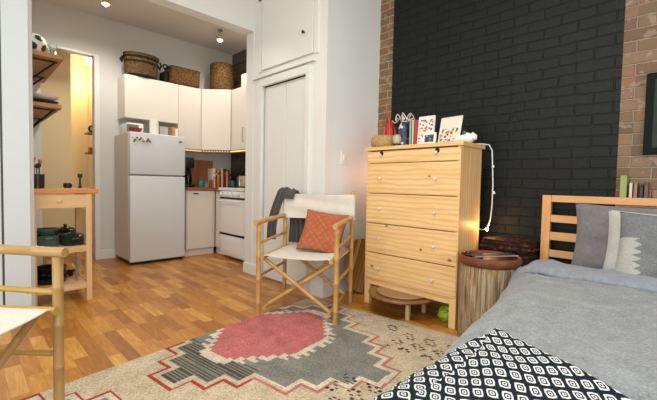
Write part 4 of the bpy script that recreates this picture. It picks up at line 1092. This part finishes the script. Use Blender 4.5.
# orange cushion on the chair
def m_orange():
    t = NT('orange_block_print'); u = t.n.new('ShaderNodeUVMap'); u.uv_map = 'UVMap'; x, y, z = t.sep(u.outputs[0])
    n = t.noise(u.outputs[0], 60, 3, .7)
    sx = t.math('SINE', t.math('MULTIPLY', x, 38)); sy = t.math('SINE', t.math('MULTIPLY', y, 38))
    s2 = t.math('SINE', t.math('MULTIPLY', t.math('ADD', x, y), 54))
    f = t.math('ADD', t.math('MULTIPLY_ADD', t.math('MULTIPLY', sx, sy), .35, t.math('MULTIPLY', s2, .12)), n)
    c = t.ramp(f, [(.25, '937A5A'), (.40, '9C6848'), (.5, 'B4553A'), (.75, 'B85636')])
    ed = t.math('MAXIMUM', t.math('ABSOLUTE', t.math('SUBTRACT', x, .5)), t.math('ABSOLUTE', t.math('SUBTRACT', y, .5)))
    c = t.mix(t.math('GREATER_THAN', ed, .475), c, lin('6E5D4C'))
    t.bump(n, .3, .003); return t.done(c, .85, spec=.2)
cu = pillow('cushion', .355, .36, .14, [m_orange()], seed=11)
cu.matrix_world = MA @ Matrix.Translation((.075, .0, .445)) @ Matrix.Rotation(.05, 4, 'Z') @ Matrix.Rotation(math.radians(-30), 4, 'X') @ Matrix.Rotation(math.radians(7), 4, 'Y')
tag(cu, 'orange patterned square cushion leaning on the bamboo chair back', 'cushion')

# dark scarf draped over the chair's left back post
b = MB()
def strip(path, width, thick, seg=20, n=26, wdir=Vector((1, 0, 0)), ph=0):
    path = [Vector(p) for p in path]
    def at(t):
        t = t*(len(path)-1); i = min(int(t), len(path)-2); f = t-i; return path[i].lerp(path[i+1], f)
    def g(u, v):
        p = at(v); q = at(min(1, v+.02)) - at(max(0, v-.02)); q.normalize()
        nn = q.cross(wdir).normalized(); wd = wdir
        a = 2*PI*u; wv = width[0]+(width[1]-width[0])*v
        x = math.cos(a)*wv/2; y = math.sin(a)*thick/2*(1-.3*abs(math.cos(a)))
        fld = .010*math.sin(x*150+ph)*(.4+v)+.006*noise.noise(Vector((x*20, v*6, ph)))
        return p+wd*x+nn*(y+fld)
    V = b.grid(g, seg*2, n, closed_u=True)
    b.bm.faces.new([r[0] for r in V]); b.bm.faces.new([r[-1] for r in V][::-1])
w = .2925; d = .26
strip([(-w+.03, d+.04, .80), (-w+.015, d+.04, .90), (-w-.0, d+.01, .935), (-w-.02, d-.035, .91), (-w-.05, d-.04, .83), (-w-.085, d-.045, .72), (-w-.105, d-.045, .62), (-w-.11, d-.045, .50)], (.09, .095), .035, wdir=Vector((.97, -.1, 0)).normalized())
strip([(-w+.05, d-.045, .85), (-w+.055, d-.04, .91), (-w+.055, d+.01, .925), (-w+.06, d+.042, .88), (-w+.08, d+.044, .76), (-w+.10, d+.045, .64), (-w+.105, d+.045, .47)], (.07, .17), .03, ph=2)
sc_ = b.build('knit_scarf', scarf, smooth=True); sc_.matrix_world = MA
tag(sc_, 'charcoal knit scarf draped over the bamboo chair back corner', 'scarf')

for o_ in bpy.data.objects:
    if o_.parent is None and (o_.name in ('wall_closet', 'baseboard_closet', 'baseboard_closet_right', 'trim_3', 'trim_4', 'trim_5', 'trim_6', 'trim_7', 'trim_8', 'door_1', 'door_2')): o_.location.x += .022
# ------------------------------------------------------------------ rug
O_ = Vector((2.114, 2.322)); U_ = Vector((.1307, -.9914)); V_ = Vector((-.9914, -.1307))
RL, RW = 2.75, 1.62
cr_ = lin('D6C7AB'); red = lin('B8493E'); pink = lin('D07C7A'); grey = lin('8F8F88'); dk = lin('55544C'); wht = lin('E2D9C2'); pnk2 = lin('CB8078'); blk_ = lin('4A453B')
def stair(u, v, cu_, cv_, hu, hv, st):
    """stepped diamond distance: <=0 inside"""
    du, dv = abs(u-cu_), abs(v-cv_)
    k = math.floor(dv/st); lim = hu*(1-(k*st)/hv)
    lim = math.floor(lim/st+.001)*st+st*.5
    return du-lim
def rugcol(u, v):
    n = noise.noise(Vector((u*70, v*70, 0)))
    col = cr_
    for cv0 in (.76, 2.43, -.85):
        cu0 = .33; st = .1075
        def ins(m):  # inside stepped diamond grown by m
            dv = abs(v-cv0); du = abs(u-cu0)
            k = math.floor(max(0, dv-m)/st); lim = (math.floor((.92*(1-k*st/.75))/st+.3))*st+m
            return lim > m and du < lim and dv-m < .75
        if ins(.004): col = red if (v-u) > .55 or u < .25 and v > cv0 else pnk2
        if ins(-.012): col = wht if v-cv0 < .4 else cr_
        if ins(-.042):
            col = grey
            dv = v-cv0
            if (dv > .36) and (u < .62):
                col = dk if (int(v/.011) % 2 == 0) else lin('8C8A7C')
        # pink hexagon with cream stepped border
        du = u-.30; dv = v-cv0+.04
        q = math.floor(abs(dv)/.045)*.045
        hw = .32-.0*q if q < .12 else .32-(q-.12)*.83
        hw_o = hw+.055
        jag = .018*(1 if int(abs(dv)/.03) % 2 else -1)
        if abs(dv) < .50 and -hw_o-jag < du < hw_o+jag: col = wht
        if abs(dv) < .43 and abs(du) < hw:
            col = pink
    # little dotted motifs in the corner field
    for (mu, mv, sc_) in ((.88, .13, .5), (1.14, .30, 1.1), (1.13, .97, 1), (1.13, 1.6, 1), (.85, 1.62, 1), (1.45, .5, 1), (1.45, 1.1, 1)):
        a = u-mu; c_ = v-mv
        if abs(a) < .16*sc_ and abs(c_) < .12*sc_:
            i, j = math.floor((a+c_*.3)/.028), math.floor(c_/.022)
            if (i*7+j*13+i*j) % 5 < 2 and (a+c_*.3)/.028-i < .7 and c_/.022-j < .65: col = blk_
    f = 1+.10*n
    return (col[0]*f, col[1]*f, col[2]*f, 1)
rb = MB(); NU, NV = 170, 285
def rf(u, v):
    U, V = u*RW, v*RL; p = O_+U_*U+V_*V+U_*(.004*noise.noise(Vector((V*4, 0, 0))))
    return Vector((p.x, p.y, .007+.0012*noise.noise(Vector((U*6, V*6, 0)))))
G = rb.grid(rf, NU, NV)
bt_ = {}
edge_v = [G[i][0] for i in range(NU+1)]+[G[NU][j] for j in range(1, NV+1)]+[G[i][NV] for i in range(NU-1, -1, -1)]+[G[0][j] for j in range(NV-1, 0, -1)]
low = [rb.bm.verts.new((v_.co.x, v_.co.y, .0005)) for v_ in edge_v]
for i in range(len(edge_v)): rb.bm.faces.new([edge_v[i], low[i], low[(i+1) % len(low)], edge_v[(i+1) % len(low)]])
rug = rb.build('kilim_rug', rug_mat); 
def rc(c_, p):
    q = Vector((c_.x, c_.y))-O_; return rugcol(q.dot(U_), q.dot(V_))
set_vcol(rug, rc)
tag(rug, 'flat woven beige rug with grey and pink stepped medallion', 'rug')

# ------------------------------------------------------------------ lights
def area(name, loc, rot, sx, sy, power, col):
    l = bpy.data.lights.new(name, 'AREA'); l.shape = 'RECTANGLE'; l.size = sx; l.size_y = sy; l.energy = power; l.color = col
    o = bpy.data.objects.new(name, l); C.objects.link(o); o.location = loc; o.rotation_euler = rot; return o
def point(name, loc, power, col, r=.04):
    l = bpy.data.lights.new(name, 'POINT'); l.energy = power; l.color = col; l.shadow_soft_size = r
    o = bpy.data.objects.new(name, l); C.objects.link(o); o.location = loc; return o
area('window_daylight', (-1.69, .5, 1.55), (0, -PI/2, 0), 2.1, 2.8, 58, (1, .985, .96))
area('window_daylight', (.5, -1.99, 1.6), (PI/2, 0, 0), 3.0, 2.2, 46, (1, .985, .96))
# added fill lamp on the living room ceiling, out of view, for soft light
clm = thing('added_fill_lamp', 'added round white fill lamp on the living room ceiling, out of view', 'lamp', (.7, .9, 3.05))
MB().lathe([(0, 0), (.2, 0), (.21, -.02), (.2, -.03), (0, -.03)], seg=40).build('base', trim_white, clm, True)
MB().lathe([(.19, -.03), (.18, -.07), (.1, -.1), (0, -.11)], seg=40).build('diffuser', emit('diffuser_glow', 'FFF4E4', 6), clm, True)
area('added_fill_light', (.7, .9, 2.92), (0, 0, 0), .9, .9, 34, (1, .95, .87))  # soft fill from the added lamp
for (x, y, pw) in ((2.40, 4.30, 26), (1.10, 4.30, 44)):
    l = bpy.data.lights.new('spot_lamp_light', 'SPOT'); l.energy = pw; l.color = (1, .93, .82); l.spot_size = math.radians(165); l.spot_blend = .6; l.shadow_soft_size = .06
    o = bpy.data.objects.new('spot_lamp_light', l); C.objects.link(o); o.location = (x, y, 2.76)
point('fairy_light', (2.80, 2.0, 1.08), 2.2, (1, .48, .34), .02)
point('hall_lamp_light', (1.26, 6.30, 2.45), 11, (1, .78, .48))
point('fairy_light', (2.735, 1.07, .70), .8, (1, .55, .2), .01)
w = bpy.data.worlds.new('sky'); S.world = w; w.use_nodes = True
w.node_tree.nodes['Background'].inputs[0].default_value = (.95, .97, 1, 1); w.node_tree.nodes['Background'].inputs[1].default_value = .6

# ------------------------------------------------------------------ camera
yaw, pitch, roll = .783895, .042384, -.020268
fw = Vector((math.sin(yaw), math.cos(yaw), 0)); rtv = Vector((math.cos(yaw), -math.sin(yaw), 0)); up = Vector((0, 0, 1))
f2 = fw*math.cos(pitch)-up*math.sin(pitch); d2 = -(up*math.cos(pitch)+fw*math.sin(pitch))
r3 = rtv*math.cos(roll)+d2*math.sin(roll); d3 = -rtv*math.sin(roll)+d2*math.cos(roll)
cd = bpy.data.cameras.new('camera'); cam = bpy.data.objects.new('camera', cd); C.objects.link(cam)
M = Matrix((r3, -d3, -f2)).transposed().to_4x4(); M.translation = Vector((0, 0, .98)); cam.matrix_world = M
cd.sensor_width = 36; cd.lens = 369.08/657*36; cd.clip_start = .05
S.camera = cam
S.view_settings.view_transform = 'Standard'; S.view_settings.look = 'None'; S.view_settings.gamma = 1; S.view_settings.use_curve_mapping = False
S.view_settings.exposure = 0.2
bpy.context.view_layer.update()
